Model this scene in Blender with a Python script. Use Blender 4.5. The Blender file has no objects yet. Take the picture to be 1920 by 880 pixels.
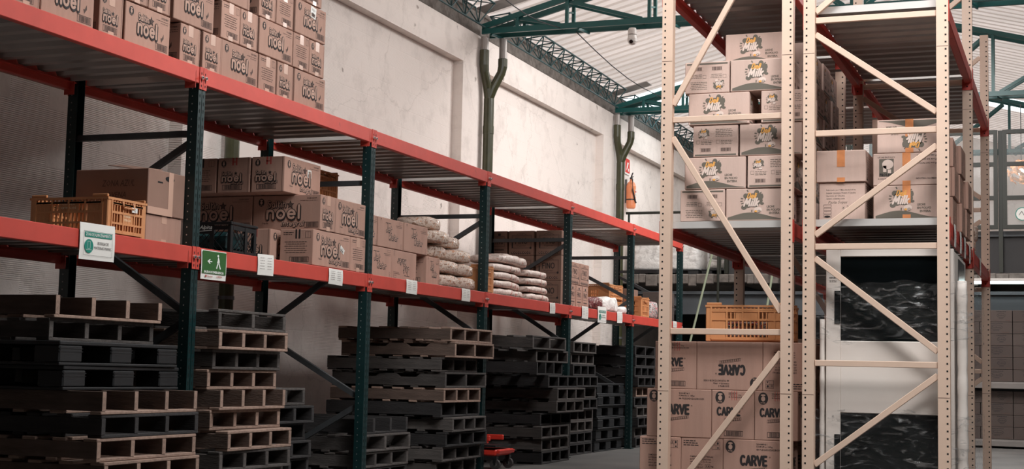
import bpy, math, random
from mathutils import Vector, Matrix, noise
R = math.radians
random.seed(7)
SC = bpy.context.scene
COL = SC.collection

# ---------------------------------------------------------------- camera, world, light, exposure
cam = bpy.data.cameras.new('camera'); camo = bpy.data.objects.new('camera', cam); COL.objects.link(camo)
cam.sensor_width = 36; cam.lens = 2759.7/1920*36; cam.clip_end = 200
rt = Vector((0.93402712, 0.35651975, 0.02206838)); up = Vector((0.01266466, -0.09479518, 0.99541624))
fw = Vector((-0.35697752, 0.92946627, 0.09305646))
m = Matrix.Identity(4)
for i in range(3):
    m[i][0] = rt[i]; m[i][1] = up[i]; m[i][2] = -fw[i]
m[2][3] = 0.9313
camo.matrix_world = m
SC.camera = camo
W = bpy.data.worlds.new('world'); SC.world = W; W.use_nodes = True
bg = W.node_tree.nodes['Background']; bg.inputs[0].default_value = (0.93, 0.96, 1.0, 1); bg.inputs[1].default_value = 3.0
def area(name, loc, rot, sx, sy, power, col=(1, .985, .975)):
    l = bpy.data.lights.new(name, 'AREA'); l.shape = 'RECTANGLE'; l.size = sx; l.size_y = sy; l.energy = power; l.color = col
    o = bpy.data.objects.new(name, l); o.location = loc; o.rotation_euler = rot; COL.objects.link(o); return o
# daylight falling through the translucent roof strips; aisle and far are added fill lamps
area('skylight_near', (-1.7, 8.2, 6.1), (R(4), R(4), 0), 2.6, 1.4, 165)
area('fill_light_aisle', (.9, 7.0, 5.45), (R(12), R(14), 0), 2.0, 1.2, 150)  # added lamp with no roof strip above, brightens the beige racks
area('fill_light_far', (-1.6, 18.3, 6.25), (0, R(22), 0), 1.8, 3.2, 370)  # added lamp with no roof strip above, brightens the far left wall
area('skylight_end', (-3.2, 24.6, 5.7), (0, 0, 0), 6.0, 1.8, 80)
SC.view_settings.view_transform = 'Standard'
SC.view_settings.look = 'None'
SC.view_settings.exposure = 0.55
SC.view_settings.gamma = 1.0
SC.view_settings.use_curve_mapping = False

# ---------------------------------------------------------------- materials
MATS = {}
def lin(c):
    return tuple((x/255/12.92 if x/255 <= .04045 else ((x/255+.055)/1.055)**2.4) for x in c)
def mat(key, rgb, rough=.7, metal=0, var=0.0, noise_s=0, noise_a=0.0, bump=0, bump_s=40, emit=0, stretch=(1, 1, 1), trans=0, alpha=1, dirt=None, spec=None):
    mm = bpy.data.materials.new(key); mm.use_nodes = True; nt = mm.node_tree; N = nt.nodes; L = nt.links
    b = N['Principled BSDF']; c = lin(rgb)
    b.inputs['Base Color'].default_value = (*c, 1); b.inputs['Roughness'].default_value = rough; b.inputs['Metallic'].default_value = metal
    if spec is not None: b.inputs['Specular IOR Level'].default_value = spec
    if emit: b.inputs['Emission Color'].default_value = (*c, 1); b.inputs['Emission Strength'].default_value = emit
    if trans: b.inputs['Transmission Weight'].default_value = trans; b.inputs['IOR'].default_value = 1.1
    if alpha < 1: b.inputs['Alpha'].default_value = alpha
    src = None
    tc = N.new('ShaderNodeTexCoord'); mp = N.new('ShaderNodeMapping'); L.new(tc.outputs['Object'], mp.inputs[0]); mp.inputs['Scale'].default_value = stretch
    if noise_a:
        n = N.new('ShaderNodeTexNoise'); n.inputs['Scale'].default_value = noise_s; n.inputs['Detail'].default_value = 6; L.new(mp.outputs[0], n.inputs['Vector'])
        r = N.new('ShaderNodeMapRange'); r.inputs['From Min'].default_value = .3; r.inputs['From Max'].default_value = .7
        r.inputs['To Min'].default_value = 1-noise_a; r.inputs['To Max'].default_value = 1+noise_a*.6; L.new(n.outputs['Fac'], r.inputs[0])
        src = r.outputs[0]
    if var:
        oi = N.new('ShaderNodeObjectInfo'); r = N.new('ShaderNodeMapRange'); r.inputs['To Min'].default_value = 1-var; r.inputs['To Max'].default_value = 1+var
        L.new(oi.outputs['Random'], r.inputs[0])
        if src: mu = N.new('ShaderNodeMath'); mu.operation = 'MULTIPLY'; L.new(src, mu.inputs[0]); L.new(r.outputs[0], mu.inputs[1]); src = mu.outputs[0]
        else: src = r.outputs[0]
    out = None
    if src:
        mx = N.new('ShaderNodeVectorMath'); mx.operation = 'SCALE'; mx.inputs[0].default_value = c; L.new(src, mx.inputs['Scale']); out = mx.outputs[0]
    if dirt:
        dcol, ds, lo = dirt
        n2 = N.new('ShaderNodeTexNoise'); n2.inputs['Scale'].default_value = ds; n2.inputs['Detail'].default_value = 8; L.new(tc.outputs['Object'], n2.inputs['Vector'])
        rr = N.new('ShaderNodeMapRange'); rr.inputs['From Min'].default_value = lo; rr.inputs['From Max'].default_value = lo+.06; L.new(n2.outputs['Fac'], rr.inputs[0])
        mix = N.new('ShaderNodeMix'); mix.data_type = 'RGBA'; L.new(rr.outputs[0], mix.inputs['Factor'])
        if out: L.new(out, mix.inputs[6])
        else: mix.inputs[6].default_value = (*c, 1)
        mix.inputs[7].default_value = (*lin(dcol), 1); out = mix.outputs[2]
    if out: L.new(out, b.inputs['Base Color'])
    if bump:
        n3 = N.new('ShaderNodeTexNoise'); n3.inputs['Scale'].default_value = bump_s; n3.inputs['Detail'].default_value = 4; L.new(mp.outputs[0], n3.inputs['Vector'])
        bp = N.new('ShaderNodeBump'); bp.inputs['Strength'].default_value = bump; bp.inputs['Distance'].default_value = .01; L.new(n3.outputs['Fac'], bp.inputs['Height']); L.new(bp.outputs[0], b.inputs['Normal'])
    MATS[key] = mm
    return mm
mat('kraft', (174, 138, 123), .8, var=.09, noise_s=3, noise_a=.07, bump=.15, bump_s=60, stretch=(9, 9, .6), spec=.2)
mat('kraft_brown', (142, 112, 99), .85, var=.05, noise_s=4, noise_a=.12, spec=.2)
mat('kraft_pale', (197, 170, 158), .8, var=.05, noise_s=3, noise_a=.06, bump=.15, bump_s=60, stretch=(9, 9, .6), spec=.2)
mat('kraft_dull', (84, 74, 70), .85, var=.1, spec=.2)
mat('ink', (38, 32, 32), .7)
mat('ink_soft', (82, 64, 58), .8)
mat('ink_grey', (100, 93, 83), .8)
mat('ink_orange', (222, 160, 82), .7)
mat('ink_red', (170, 70, 62), .7)
mat('kraft_letter', (184, 149, 133), .8)
mat('pale_letter', (214, 194, 183), .8)
mat('label_white', (225, 222, 216), .6)
mat('tape_clear', (196, 160, 142), .25)
mat('tape_orange', (214, 140, 92), .35, noise_s=20, noise_a=.15)
mat('seam', (84, 60, 52), .9)
mat('red_paint', (194, 68, 56), .5, var=.05, noise_s=6, noise_a=.10, dirt=((120, 60, 50), 9, .70))
mat('green_post', (17, 45, 46), .38, noise_s=8, noise_a=.2, dirt=((150, 160, 155), 38, .76))
mat('brace_grey', (72, 74, 76), .5, metal=.3, noise_s=12, noise_a=.2)
mat('tan_paint', (213, 184, 164), .5, noise_s=5, noise_a=.05, dirt=((130, 100, 84), 30, .78))
mat('hole_dark', (10, 9, 10), .9)
mat('hole_slot', (4, 18, 20), .9)
mat('bolt_steel', (215, 212, 208), .3, metal=.8)
mat('galvanised', (150, 144, 140), .36, metal=.5, noise_s=3, noise_a=.15, stretch=(1, 6, 1))
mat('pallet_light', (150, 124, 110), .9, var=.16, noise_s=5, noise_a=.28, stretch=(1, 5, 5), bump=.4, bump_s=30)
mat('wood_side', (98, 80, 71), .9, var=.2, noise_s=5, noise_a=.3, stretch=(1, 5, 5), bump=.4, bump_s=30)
mat('pallet_grey', (78, 72, 69), .9, var=.25, noise_s=5, noise_a=.35, stretch=(1, 5, 5), bump=.4, bump_s=30)
mat('pallet_dark', (44, 41, 41), .9, var=.25, noise_s=5, noise_a=.35, stretch=(1, 5, 5), bump=.4, bump_s=30)
mat('pallet_plastic', (32, 33, 35), .5, noise_s=9, noise_a=.2)
mat('crate_orange', (200, 138, 92), .5, noise_s=6, noise_a=.1)
mat('crate_print', (236, 222, 190), .6)
mat('crate_black', (16, 17, 19), .4)
mat('flange_light', (205, 200, 196), .4, metal=.3)
mat('crate_goods', (20, 56, 58), .5, noise_s=30, noise_a=.8)
mat('white_print', (225, 225, 220), .6)
mat('sign_green', (52, 96, 50), .35)
mat('sign_teal', (22, 128, 112), .4)
mat('truss_green', (12, 76, 74), .4)
mat('lattice_green', (40, 70, 72), .45)
mat('pipe_olive', (64, 64, 42), .3, noise_s=10, noise_a=.2)
mat('frame_olive', (36, 37, 28), .5)
mat('pole_olive', (128, 136, 112), .45)
mat('steel_grey', (96, 98, 100), .5, metal=.3)
mat('beam_dark', (72, 76, 80), .6)
mat('cable', (24, 24, 26), .6)
mat('concrete_edge', (112, 104, 98), .9, noise_s=14, noise_a=.3, bump=.8, bump_s=20)
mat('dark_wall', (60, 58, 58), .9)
mat('dome_white', (205, 198, 192), .4)
mat('lens_black', (12, 12, 14), .1)
mat('fridge_white', (222, 212, 204), .45, noise_s=2, noise_a=.05)
mat('fridge_glass', (10, 14, 15), .15)
mat('foam', (224, 214, 206), .7, noise_s=7, noise_a=.08, bump=.3, bump_s=12)
mat('extinguisher', (232, 142, 96), .4, noise_s=10, noise_a=.1)
mat('sign_red', (206, 52, 46), .5)
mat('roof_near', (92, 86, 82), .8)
mat('tube_light', (225, 250, 250), .5, emit=4.0)
mat('lamp_wood', (196, 140, 96), .5, noise_s=12, noise_a=.9, emit=.25)
mat('dolly_red', (226, 60, 46), .4)
mat('rubber', (60, 54, 54), .7)
mat('black_metal', (30, 30, 32), .4)
mat('roll_black', (22, 24, 27), .35)

def custom(key):
    mm = bpy.data.materials.new(key); mm.use_nodes = True; MATS[key] = mm; return mm.node_tree, mm.node_tree.nodes, mm.node_tree.links, mm.node_tree.nodes['Principled BSDF']
# painted block wall: grooved clay blocks under white paint, patches and dirt
nt, N, L, b = custom('wall_paint')
b.inputs['Roughness'].default_value = .85
tc = N.new('ShaderNodeTexCoord'); sep = N.new('ShaderNodeSeparateXYZ'); L.new(tc.outputs['Object'], sep.inputs[0])
cmb = N.new('ShaderNodeCombineXYZ'); L.new(sep.outputs['Y'], cmb.inputs['X']); L.new(sep.outputs['Z'], cmb.inputs['Y'])
br = N.new('ShaderNodeTexBrick'); br.inputs['Scale'].default_value = 1; br.inputs['Brick Width'].default_value = .42; br.inputs['Row Height'].default_value = .215
br.inputs['Mortar Size'].default_value = .006; br.inputs['Mortar Smooth'].default_value = .6; br.inputs['Color1'].default_value = (0, 0, 0, 1); br.inputs['Color2'].default_value = (1, 1, 1, 1); br.inputs['Mortar'].default_value = (.5, .5, .5, 1)
L.new(cmb.outputs[0], br.inputs['Vector'])
wv = N.new('ShaderNodeMath'); wv.operation = 'MULTIPLY'; wv.inputs[1].default_value = 2*math.pi/.0145; L.new(sep.outputs['Z'], wv.inputs[0])
sn = N.new('ShaderNodeMath'); sn.operation = 'SINE'; L.new(wv.outputs[0], sn.inputs[0])
nz = N.new('ShaderNodeTexNoise'); nz.inputs['Scale'].default_value = .9; nz.inputs['Detail'].default_value = 5; L.new(tc.outputs['Object'], nz.inputs['Vector'])
msk = N.new('ShaderNodeMapRange'); msk.inputs['From Min'].default_value = .40; msk.inputs['From Max'].default_value = .50; L.new(nz.outputs['Fac'], msk.inputs[0])
low = N.new('ShaderNodeMapRange'); low.inputs['From Min'].default_value = 3.9; low.inputs['From Max'].default_value = 2.6; low.inputs['To Min'].default_value = .12; low.inputs['To Max'].default_value = 1.0; L.new(sep.outputs['Z'], low.inputs[0])
bcol = N.new('ShaderNodeMapRange'); bcol.inputs['From Min'].default_value = .35; bcol.inputs['From Max'].default_value = .6; L.new(br.outputs['Color'], bcol.inputs[0])
m0 = N.new('ShaderNodeMath'); m0.operation = 'MULTIPLY'; L.new(msk.outputs[0], m0.inputs[0]); L.new(bcol.outputs[0], m0.inputs[1])
mm1 = N.new('ShaderNodeMath'); mm1.operation = 'MULTIPLY'; L.new(m0.outputs[0], mm1.inputs[0]); L.new(low.outputs[0], mm1.inputs[1])
grv = N.new('ShaderNodeMath'); grv.operation = 'MULTIPLY'; L.new(sn.outputs[0], grv.inputs[0]); L.new(mm1.outputs[0], grv.inputs[1])
nf = N.new('ShaderNodeTexNoise'); nf.inputs['Scale'].default_value = 3; nf.inputs['Detail'].default_value = 12; nf.inputs['Roughness'].default_value = .65; L.new(tc.outputs['Object'], nf.inputs['Vector'])
ad = N.new('ShaderNodeMath'); ad.operation = 'MULTIPLY_ADD'; ad.inputs[1].default_value = 3.0; L.new(nf.outputs['Fac'], ad.inputs[0]); L.new(grv.outputs[0], ad.inputs[2])
mo = N.new('ShaderNodeMath'); mo.operation = 'MULTIPLY_ADD'; mo.inputs[1].default_value = -.35; L.new(br.outputs['Fac'], mo.inputs[0]); L.new(ad.outputs[0], mo.inputs[2])
bp = N.new('ShaderNodeBump'); bp.inputs['Strength'].default_value = .4; bp.inputs['Distance'].default_value = .006; L.new(mo.outputs[0], bp.inputs['Height']); L.new(bp.outputs[0], b.inputs['Normal'])
ram = N.new('ShaderNodeValToRGB'); L.new(nf.outputs['Fac'], ram.inputs[0])
ram.color_ramp.elements[0].position = .28; ram.color_ramp.elements[0].color = (*lin((212, 201, 194)), 1)
ram.color_ramp.elements[1].position = .5; ram.color_ramp.elements[1].color = (*lin((232, 221, 214)), 1)
sp = N.new('ShaderNodeTexNoise'); sp.inputs['Scale'].default_value = 4.5; sp.inputs['Detail'].default_value = 12; sp.inputs['Roughness'].default_value = .75; L.new(tc.outputs['Object'], sp.inputs['Vector'])
spr = N.new('ShaderNodeMapRange'); spr.inputs['From Min'].default_value = .70; spr.inputs['From Max'].default_value = .74; spr.inputs['To Max'].default_value = .7; L.new(sp.outputs['Fac'], spr.inputs[0])
mx = N.new('ShaderNodeMix'); mx.data_type = 'RGBA'; L.new(spr.outputs[0], mx.inputs['Factor']); L.new(ram.outputs[0], mx.inputs[6]); mx.inputs[7].default_value = (*lin((120, 104, 96)), 1)
vo = N.new('ShaderNodeTexVoronoi'); vo.inputs['Scale'].default_value = 2.1; wrp = N.new('ShaderNodeVectorMath'); wrp.operation = 'MULTIPLY_ADD'; wrp.inputs[1].default_value = (.35, .35, .35); L.new(nf.outputs['Color'], wrp.inputs[0]); L.new(tc.outputs['Object'], wrp.inputs[2]); L.new(wrp.outputs[0], vo.inputs['Vector'])
vr = N.new('ShaderNodeMapRange'); vr.inputs['From Min'].default_value = .075; vr.inputs['From Max'].default_value = .045; vr.inputs['To Max'].default_value = .7; L.new(vo.outputs['Distance'], vr.inputs[0])
vo2 = N.new('ShaderNodeTexVoronoi'); vo2.feature = 'DISTANCE_TO_EDGE'; vo2.inputs['Scale'].default_value = .55; L.new(wrp.outputs[0], vo2.inputs['Vector'])
vr2 = N.new('ShaderNodeMapRange'); vr2.inputs['From Min'].default_value = .006; vr2.inputs['From Max'].default_value = .002; vr2.inputs['To Max'].default_value = .16; L.new(vo2.outputs['Distance'], vr2.inputs[0])
mxx = N.new('ShaderNodeMath'); mxx.operation = 'MAXIMUM'; L.new(vr.outputs[0], mxx.inputs[0]); L.new(vr2.outputs[0], mxx.inputs[1])
mx2 = N.new('ShaderNodeMix'); mx2.data_type = 'RGBA'; L.new(mxx.outputs[0], mx2.inputs['Factor']); L.new(mx.outputs[2], mx2.inputs[6]); mx2.inputs[7].default_value = (*lin((128, 112, 102)), 1)
L.new(mx2.outputs[2], b.inputs['Base Color'])
# floor: worn grey concrete
nt, N, L, b = custom('floor_concrete')
tc = N.new('ShaderNodeTexCoord'); n = N.new('ShaderNodeTexNoise'); n.inputs['Scale'].default_value = 1.3; n.inputs['Detail'].default_value = 8; L.new(tc.outputs['Object'], n.inputs['Vector'])
r = N.new('ShaderNodeValToRGB'); r.color_ramp.elements[0].position = .3; r.color_ramp.elements[0].color = (*lin((80, 79, 78)), 1); r.color_ramp.elements[1].position = .7; r.color_ramp.elements[1].color = (*lin((112, 109, 106)), 1)
L.new(n.outputs['Fac'], r.inputs[0]); L.new(r.outputs[0], b.inputs['Base Color']); b.inputs['Roughness'].default_value = .45
# roof sheet
nt, N, L, b = custom('roof_sheet')
tc = N.new('ShaderNodeTexCoord'); mp = N.new('ShaderNodeMapping'); mp.inputs['Scale'].default_value = (.35, 2.2, 1); L.new(tc.outputs['Object'], mp.inputs[0])
n = N.new('ShaderNodeTexNoise'); n.inputs['Scale'].default_value = 1.6; n.inputs['Detail'].default_value = 6; L.new(mp.outputs[0], n.inputs['Vector'])
r = N.new('ShaderNodeValToRGB'); r.color_ramp.elements[0].position = .32; r.color_ramp.elements[0].color = (*lin((190, 178, 170)), 1); r.color_ramp.elements[1].position = .6; r.color_ramp.elements[1].color = (*lin((208, 195, 187)), 1)
L.new(n.outputs['Fac'], r.inputs[0]); L.new(r.outputs[0], b.inputs['Base Color']); b.inputs['Roughness'].default_value = .6
def see_light(nt, N, L, b, f, col=None):
    t = N.new('ShaderNodeBsdfTranslucent'); mxs = N.new('ShaderNodeMixShader'); mxs.inputs[0].default_value = f
    if col: t.inputs[0].default_value = (*col, 1)
    else: L.new(b.inputs['Base Color'].links[0].from_socket, t.inputs[0])
    o_ = [n_ for n_ in N if n_.type == 'OUTPUT_MATERIAL'][0]; L.new(b.outputs[0], mxs.inputs[1]); L.new(t.outputs[0], mxs.inputs[2]); L.new(mxs.outputs[0], o_.inputs[0])
see_light(nt, N, L, b, .27)
nt, N, L, b = custom('roof_fold_shade'); cc_ = N.new('ShaderNodeRGB'); cc_.outputs[0].default_value = (*lin((182, 170, 162)), 1); L.new(cc_.outputs[0], b.inputs['Base Color']); b.inputs['Roughness'].default_value = .7  # one slope of each corrugation toned darker, shade painted in so ridges read
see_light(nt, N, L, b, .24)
nt, N, L, b = custom('skylight_sheet'); b.inputs['Base Color'].default_value = (.8, .86, .86, 1); b.inputs['Roughness'].default_value = .4
see_light(nt, N, L, b, .75, (.85, .95, .95))
# printed / crinkly film sacks
def film(key, ca, cb, cc, s=14, hi=.60, rough=.22, al=1):
    nt, N, L, b = custom(key)
    tc = N.new('ShaderNodeTexCoord'); n = N.new('ShaderNodeTexNoise'); n.inputs['Scale'].default_value = s; n.inputs['Detail'].default_value = 5; n.inputs['Distortion'].default_value = 1.2; L.new(tc.outputs['Object'], n.inputs['Vector'])
    r = N.new('ShaderNodeValToRGB'); e = r.color_ramp.elements; e[0].position = .38; e[0].color = (*lin(cc), 1); e[1].position = .46; e[1].color = (*lin(ca), 1)
    e2 = r.color_ramp.elements.new(hi); e2.color = (*lin(ca), 1); e3 = r.color_ramp.elements.new(hi+.05); e3.color = (*lin(cb), 1)
    L.new(n.outputs['Fac'], r.inputs[0]); L.new(r.outputs[0], b.inputs['Base Color']); b.inputs['Roughness'].default_value = rough
    n2 = N.new('ShaderNodeTexNoise'); n2.inputs['Scale'].default_value = s*1.6; n2.inputs['Detail'].default_value = 6; n2.inputs['Distortion'].default_value = 2; L.new(tc.outputs['Object'], n2.inputs['Vector'])
    bp = N.new('ShaderNodeBump'); bp.inputs['Strength'].default_value = .6; bp.inputs['Distance'].default_value = .02; L.new(n2.outputs['Fac'], bp.inputs['Height']); L.new(bp.outputs[0], b.inputs['Normal'])
    if al < 1:
        ar = N.new('ShaderNodeMapRange'); ar.inputs['From Min'].default_value = .55; ar.inputs['From Max'].default_value = .72; ar.inputs['To Min'].default_value = .07; ar.inputs['To Max'].default_value = .7; L.new(n2.outputs['Fac'], ar.inputs[0]); L.new(ar.outputs[0], b.inputs['Alpha']); bp.inputs['Strength'].default_value = 1.0; mp2 = N.new('ShaderNodeMapping'); mp2.inputs['Scale'].default_value = (.5, .5, 1.6); mp2.inputs['Rotation'].default_value = (0, .25, 0); L.new(tc.outputs['Object'], mp2.inputs[0]); L.new(mp2.outputs[0], n2.inputs['Vector'])  # wrinkles turn more opaque, standing in for glossy highlights on the film
film('film_snack', (208, 188, 174), (200, 150, 122), (160, 128, 110), 22, .57, .12)
film('film_sack', (224, 205, 194), (196, 128, 118), (182, 160, 150), 10, .60, .4)
film('film_white', (238, 234, 230), (226, 222, 218), (216, 211, 207), 7, .62, .3)
film('film_wrap', (120, 118, 116), (235, 236, 236), (150, 150, 150), 7, .62, .05, .15)  # near-white streaks paint the film's highlights into its colour
film('film_meat', (120, 62, 62), (210, 190, 182), (70, 34, 36), 24, .58, .15)
film('film_colour', (196, 188, 184), (200, 60, 66), (60, 62, 66), 34, .55, .15)
film('foil_dark', (58, 56, 56), (206, 200, 194), (30, 28, 30), 22, .62, .15)
nt, N, L, b = custom('glass_thin'); b.inputs['Base Color'].default_value = (.9, .95, .95, 1); b.inputs['Roughness'].default_value = .05; b.inputs['Alpha'].default_value = .1

# ---------------------------------------------------------------- mesh builder
class MB:
    def __init__(s): s.v = []; s.f = []; s.m = []; s.k = []
    def mi(s, key):
        if key not in s.k: s.k.append(key)
        return s.k.index(key)
    def add(s, vs, fs, key):
        o = len(s.v); s.v += [tuple(v) for v in vs]; i = s.mi(key)
        for f in fs: s.f.append([o+a for a in f]); s.m.append(i)
    def obox(s, c, ax, ay, az, key, ch=0):     # centre, half-axis vectors
        c = Vector(c); ax = Vector(ax); ay = Vector(ay); az = Vector(az)
        if not ch:
            vs = [c+ax*i+ay*j+az*k for k in (-1, 1) for j in (-1, 1) for i in (-1, 1)]
            s.add(vs, [(0, 2, 3, 1), (4, 5, 7, 6), (0, 1, 5, 4), (2, 6, 7, 3), (0, 4, 6, 2), (1, 3, 7, 5)], key); return
        A = [ax, ay, az]; Ln = [a.length for a in A]; U = [a/l for a, l in zip(A, Ln)]; ch = min(ch, min(Ln)*.45)
        idx = {}; vs = []
        for i in (-1, 1):
            for j in (-1, 1):
                for k in (-1, 1):
                    sg = (i, j, k)
                    for a in range(3):
                        p = c.copy()
                        for q in range(3): p += U[q]*sg[q]*(Ln[q] if q == a else Ln[q]-ch)
                        idx[(i, j, k, a)] = len(vs); vs.append(p)
        fs = []
        for a in range(3):
            o1, o2 = [q for q in range(3) if q != a]
            for sgn in (-1, 1):
                q = []
                for u, w in ((-1, -1), (1, -1), (1, 1), (-1, 1)):
                    t = [0, 0, 0]; t[a] = sgn; t[o1] = u; t[o2] = w; q.append(idx[(*t, a)])
                if (sgn == 1) != (a == 1): pass
                else: q = q[::-1]
                fs.append(q)
        for a in range(3):                      # edges along axis a
            o1, o2 = [q for q in range(3) if q != a]
            for u in (-1, 1):
                for w in (-1, 1):
                    t0 = [0, 0, 0]; t0[a] = -1; t0[o1] = u; t0[o2] = w; t1 = list(t0); t1[a] = 1
                    fs.append([idx[(*t0, o1)], idx[(*t1, o1)], idx[(*t1, o2)], idx[(*t0, o2)]])
        for i in (-1, 1):
            for j in (-1, 1):
                for k in (-1, 1): fs.append([idx[(i, j, k, 0)], idx[(i, j, k, 1)], idx[(i, j, k, 2)]])
        s.add(vs, fs, key)
    def box(s, x0, x1, y0, y1, z0, z1, key, ch=0):
        s.obox(((x0+x1)/2, (y0+y1)/2, (z0+z1)/2), ((x1-x0)/2, 0, 0), (0, (y1-y0)/2, 0), (0, 0, (z1-z0)/2), key, ch)
    def bar(s, p, q, w, h, key, side=(0, 1, 0), ch=0):
        p = Vector(p); q = Vector(q); d = (q-p); l = d.length; d /= l; sd = Vector(side); sd = (sd-d*sd.dot(d)).normalized(); u = d.cross(sd)
        s.obox((p+q)/2, d*l/2, sd*w/2, u*h/2, key, ch)
    def tube(s, pts, r, key, n=8, cap=True):
        pts = [Vector(p) for p in pts]; vs = []; fs = []
        rs = r if isinstance(r, (list, tuple)) else [r]*len(pts)
        ref = Vector((0, 0, 1))
        d0 = (pts[1]-pts[0]).normalized()
        if abs(d0.dot(ref)) > .9: ref = Vector((1, 0, 0))
        for i, p in enumerate(pts):
            d = (pts[min(i+1, len(pts)-1)]-pts[max(i-1, 0)]).normalized()
            a = (ref-d*ref.dot(d)).normalized(); bb = d.cross(a)
            for j in range(n):
                t = 2*math.pi*j/n; vs.append(p+(a*math.cos(t)+bb*math.sin(t))*rs[i])
        for i in range(len(pts)-1):
            for j in range(n):
                k = (j+1) % n; fs.append((i*n+j, i*n+k, (i+1)*n+k, (i+1)*n+j))
        if cap: fs.append(tuple(range(n))[::-1]); fs.append(tuple((len(pts)-1)*n+j for j in range(n)))
        s.add(vs, fs, key)
    def lathe(s, prof, key, n=16, c=(0, 0, 0)):
        vs = []; fs = []
        for r_, z in prof:
            for j in range(n):
                t = 2*math.pi*j/n; vs.append((c[0]+r_*math.cos(t), c[1]+r_*math.sin(t), c[2]+z))
        for i in range(len(prof)-1):
            for j in range(n):
                k = (j+1) % n; fs.append((i*n+j, i*n+k, (i+1)*n+k, (i+1)*n+j))
        fs.append(tuple(range(n))[::-1]); fs.append(tuple((len(prof)-1)*n+j for j in range(n)))
        s.add(vs, fs, key)
    def mesh(s, name, smooth=False):
        me = bpy.data.meshes.new(name); me.from_pydata(s.v, [], s.f)
        for k in s.k: me.materials.append(MATS[k])
        me.polygons.foreach_set('material_index', s.m)
        if smooth: me.polygons.foreach_set('use_smooth', [True]*len(s.f))
        me.update(); return me
    def build(s, name, parent=None, loc=(0, 0, 0), smooth=False, rot=(0, 0, 0)):
        o = bpy.data.objects.new(name, s.mesh(name, smooth)); COL.objects.link(o); o.location = loc; o.rotation_euler = rot
        if parent: o.parent = parent
        return o
def tag(o, label=None, cat=None, group=None, kind=None):
    if label: o['label'] = label
    if cat: o['category'] = cat
    if group: o['group'] = group
    if kind: o['kind'] = kind
    return o
def empty(name, loc=(0, 0, 0), rz=0, rx=0, ry=0):
    o = bpy.data.objects.new(name, None); COL.objects.link(o); o.location = loc; o.rotation_euler = (rx, ry, rz); o.empty_display_size = .1; return o
def copy_tree(o, parent=None):
    c = o.copy(); COL.objects.link(c); c.parent = parent
    for ch in list(o.children): copy_tree(ch, c)
    return c
class Kit:
    "a template: the first use moves the original, later uses copy it with its parts"
    def __init__(s, maker): s.maker = maker; s.o = None
    def put(s, loc, rz=0, label=None, cat=None, group=None, rx=0, ry=0):
        if s.o is None: s.o = s.maker(); o = s.o
        else: o = copy_tree(s.o)
        o.location = loc; o.rotation_euler = (rx, ry, rz); tag(o, label, cat, group); return o
ORD = ['first', 'second', 'third', 'fourth', 'fifth', 'sixth', 'seventh', 'eighth', 'ninth', 'tenth', 'eleventh', 'twelfth']

# ---------------------------------------------------------------- lettering
TG = {}
def glyphs(txt, bold=0.0, shear=0.0, res=2):
    k = (txt, bold, shear, res)
    if k not in TG:
        cu = bpy.data.curves.new('t', 'FONT'); cu.body = txt; cu.size = 1; cu.offset = bold; cu.shear = shear; cu.resolution_u = res; cu.fill_mode = 'FRONT'
        ob = bpy.data.objects.new('t', cu); me = bpy.data.meshes.new_from_object(ob)
        vs = [(v.co.x, v.co.y) for v in me.vertices]; fs = [tuple(p.vertices) for p in me.polygons]
        bpy.data.objects.remove(ob); bpy.data.curves.remove(cu); bpy.data.meshes.remove(me)
        TG[k] = (vs, fs)
    return TG[k]
def _arc(cx, cy, rx, ry, a0, a1, n=8): return [(cx+rx*math.cos(math.radians(a0+(a1-a0)*i/n)), cy+ry*math.sin(math.radians(a0+(a1-a0)*i/n))) for i in range(n+1)]
X_ = .62                                     # x-height of the drawn capitals and lower case
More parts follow.
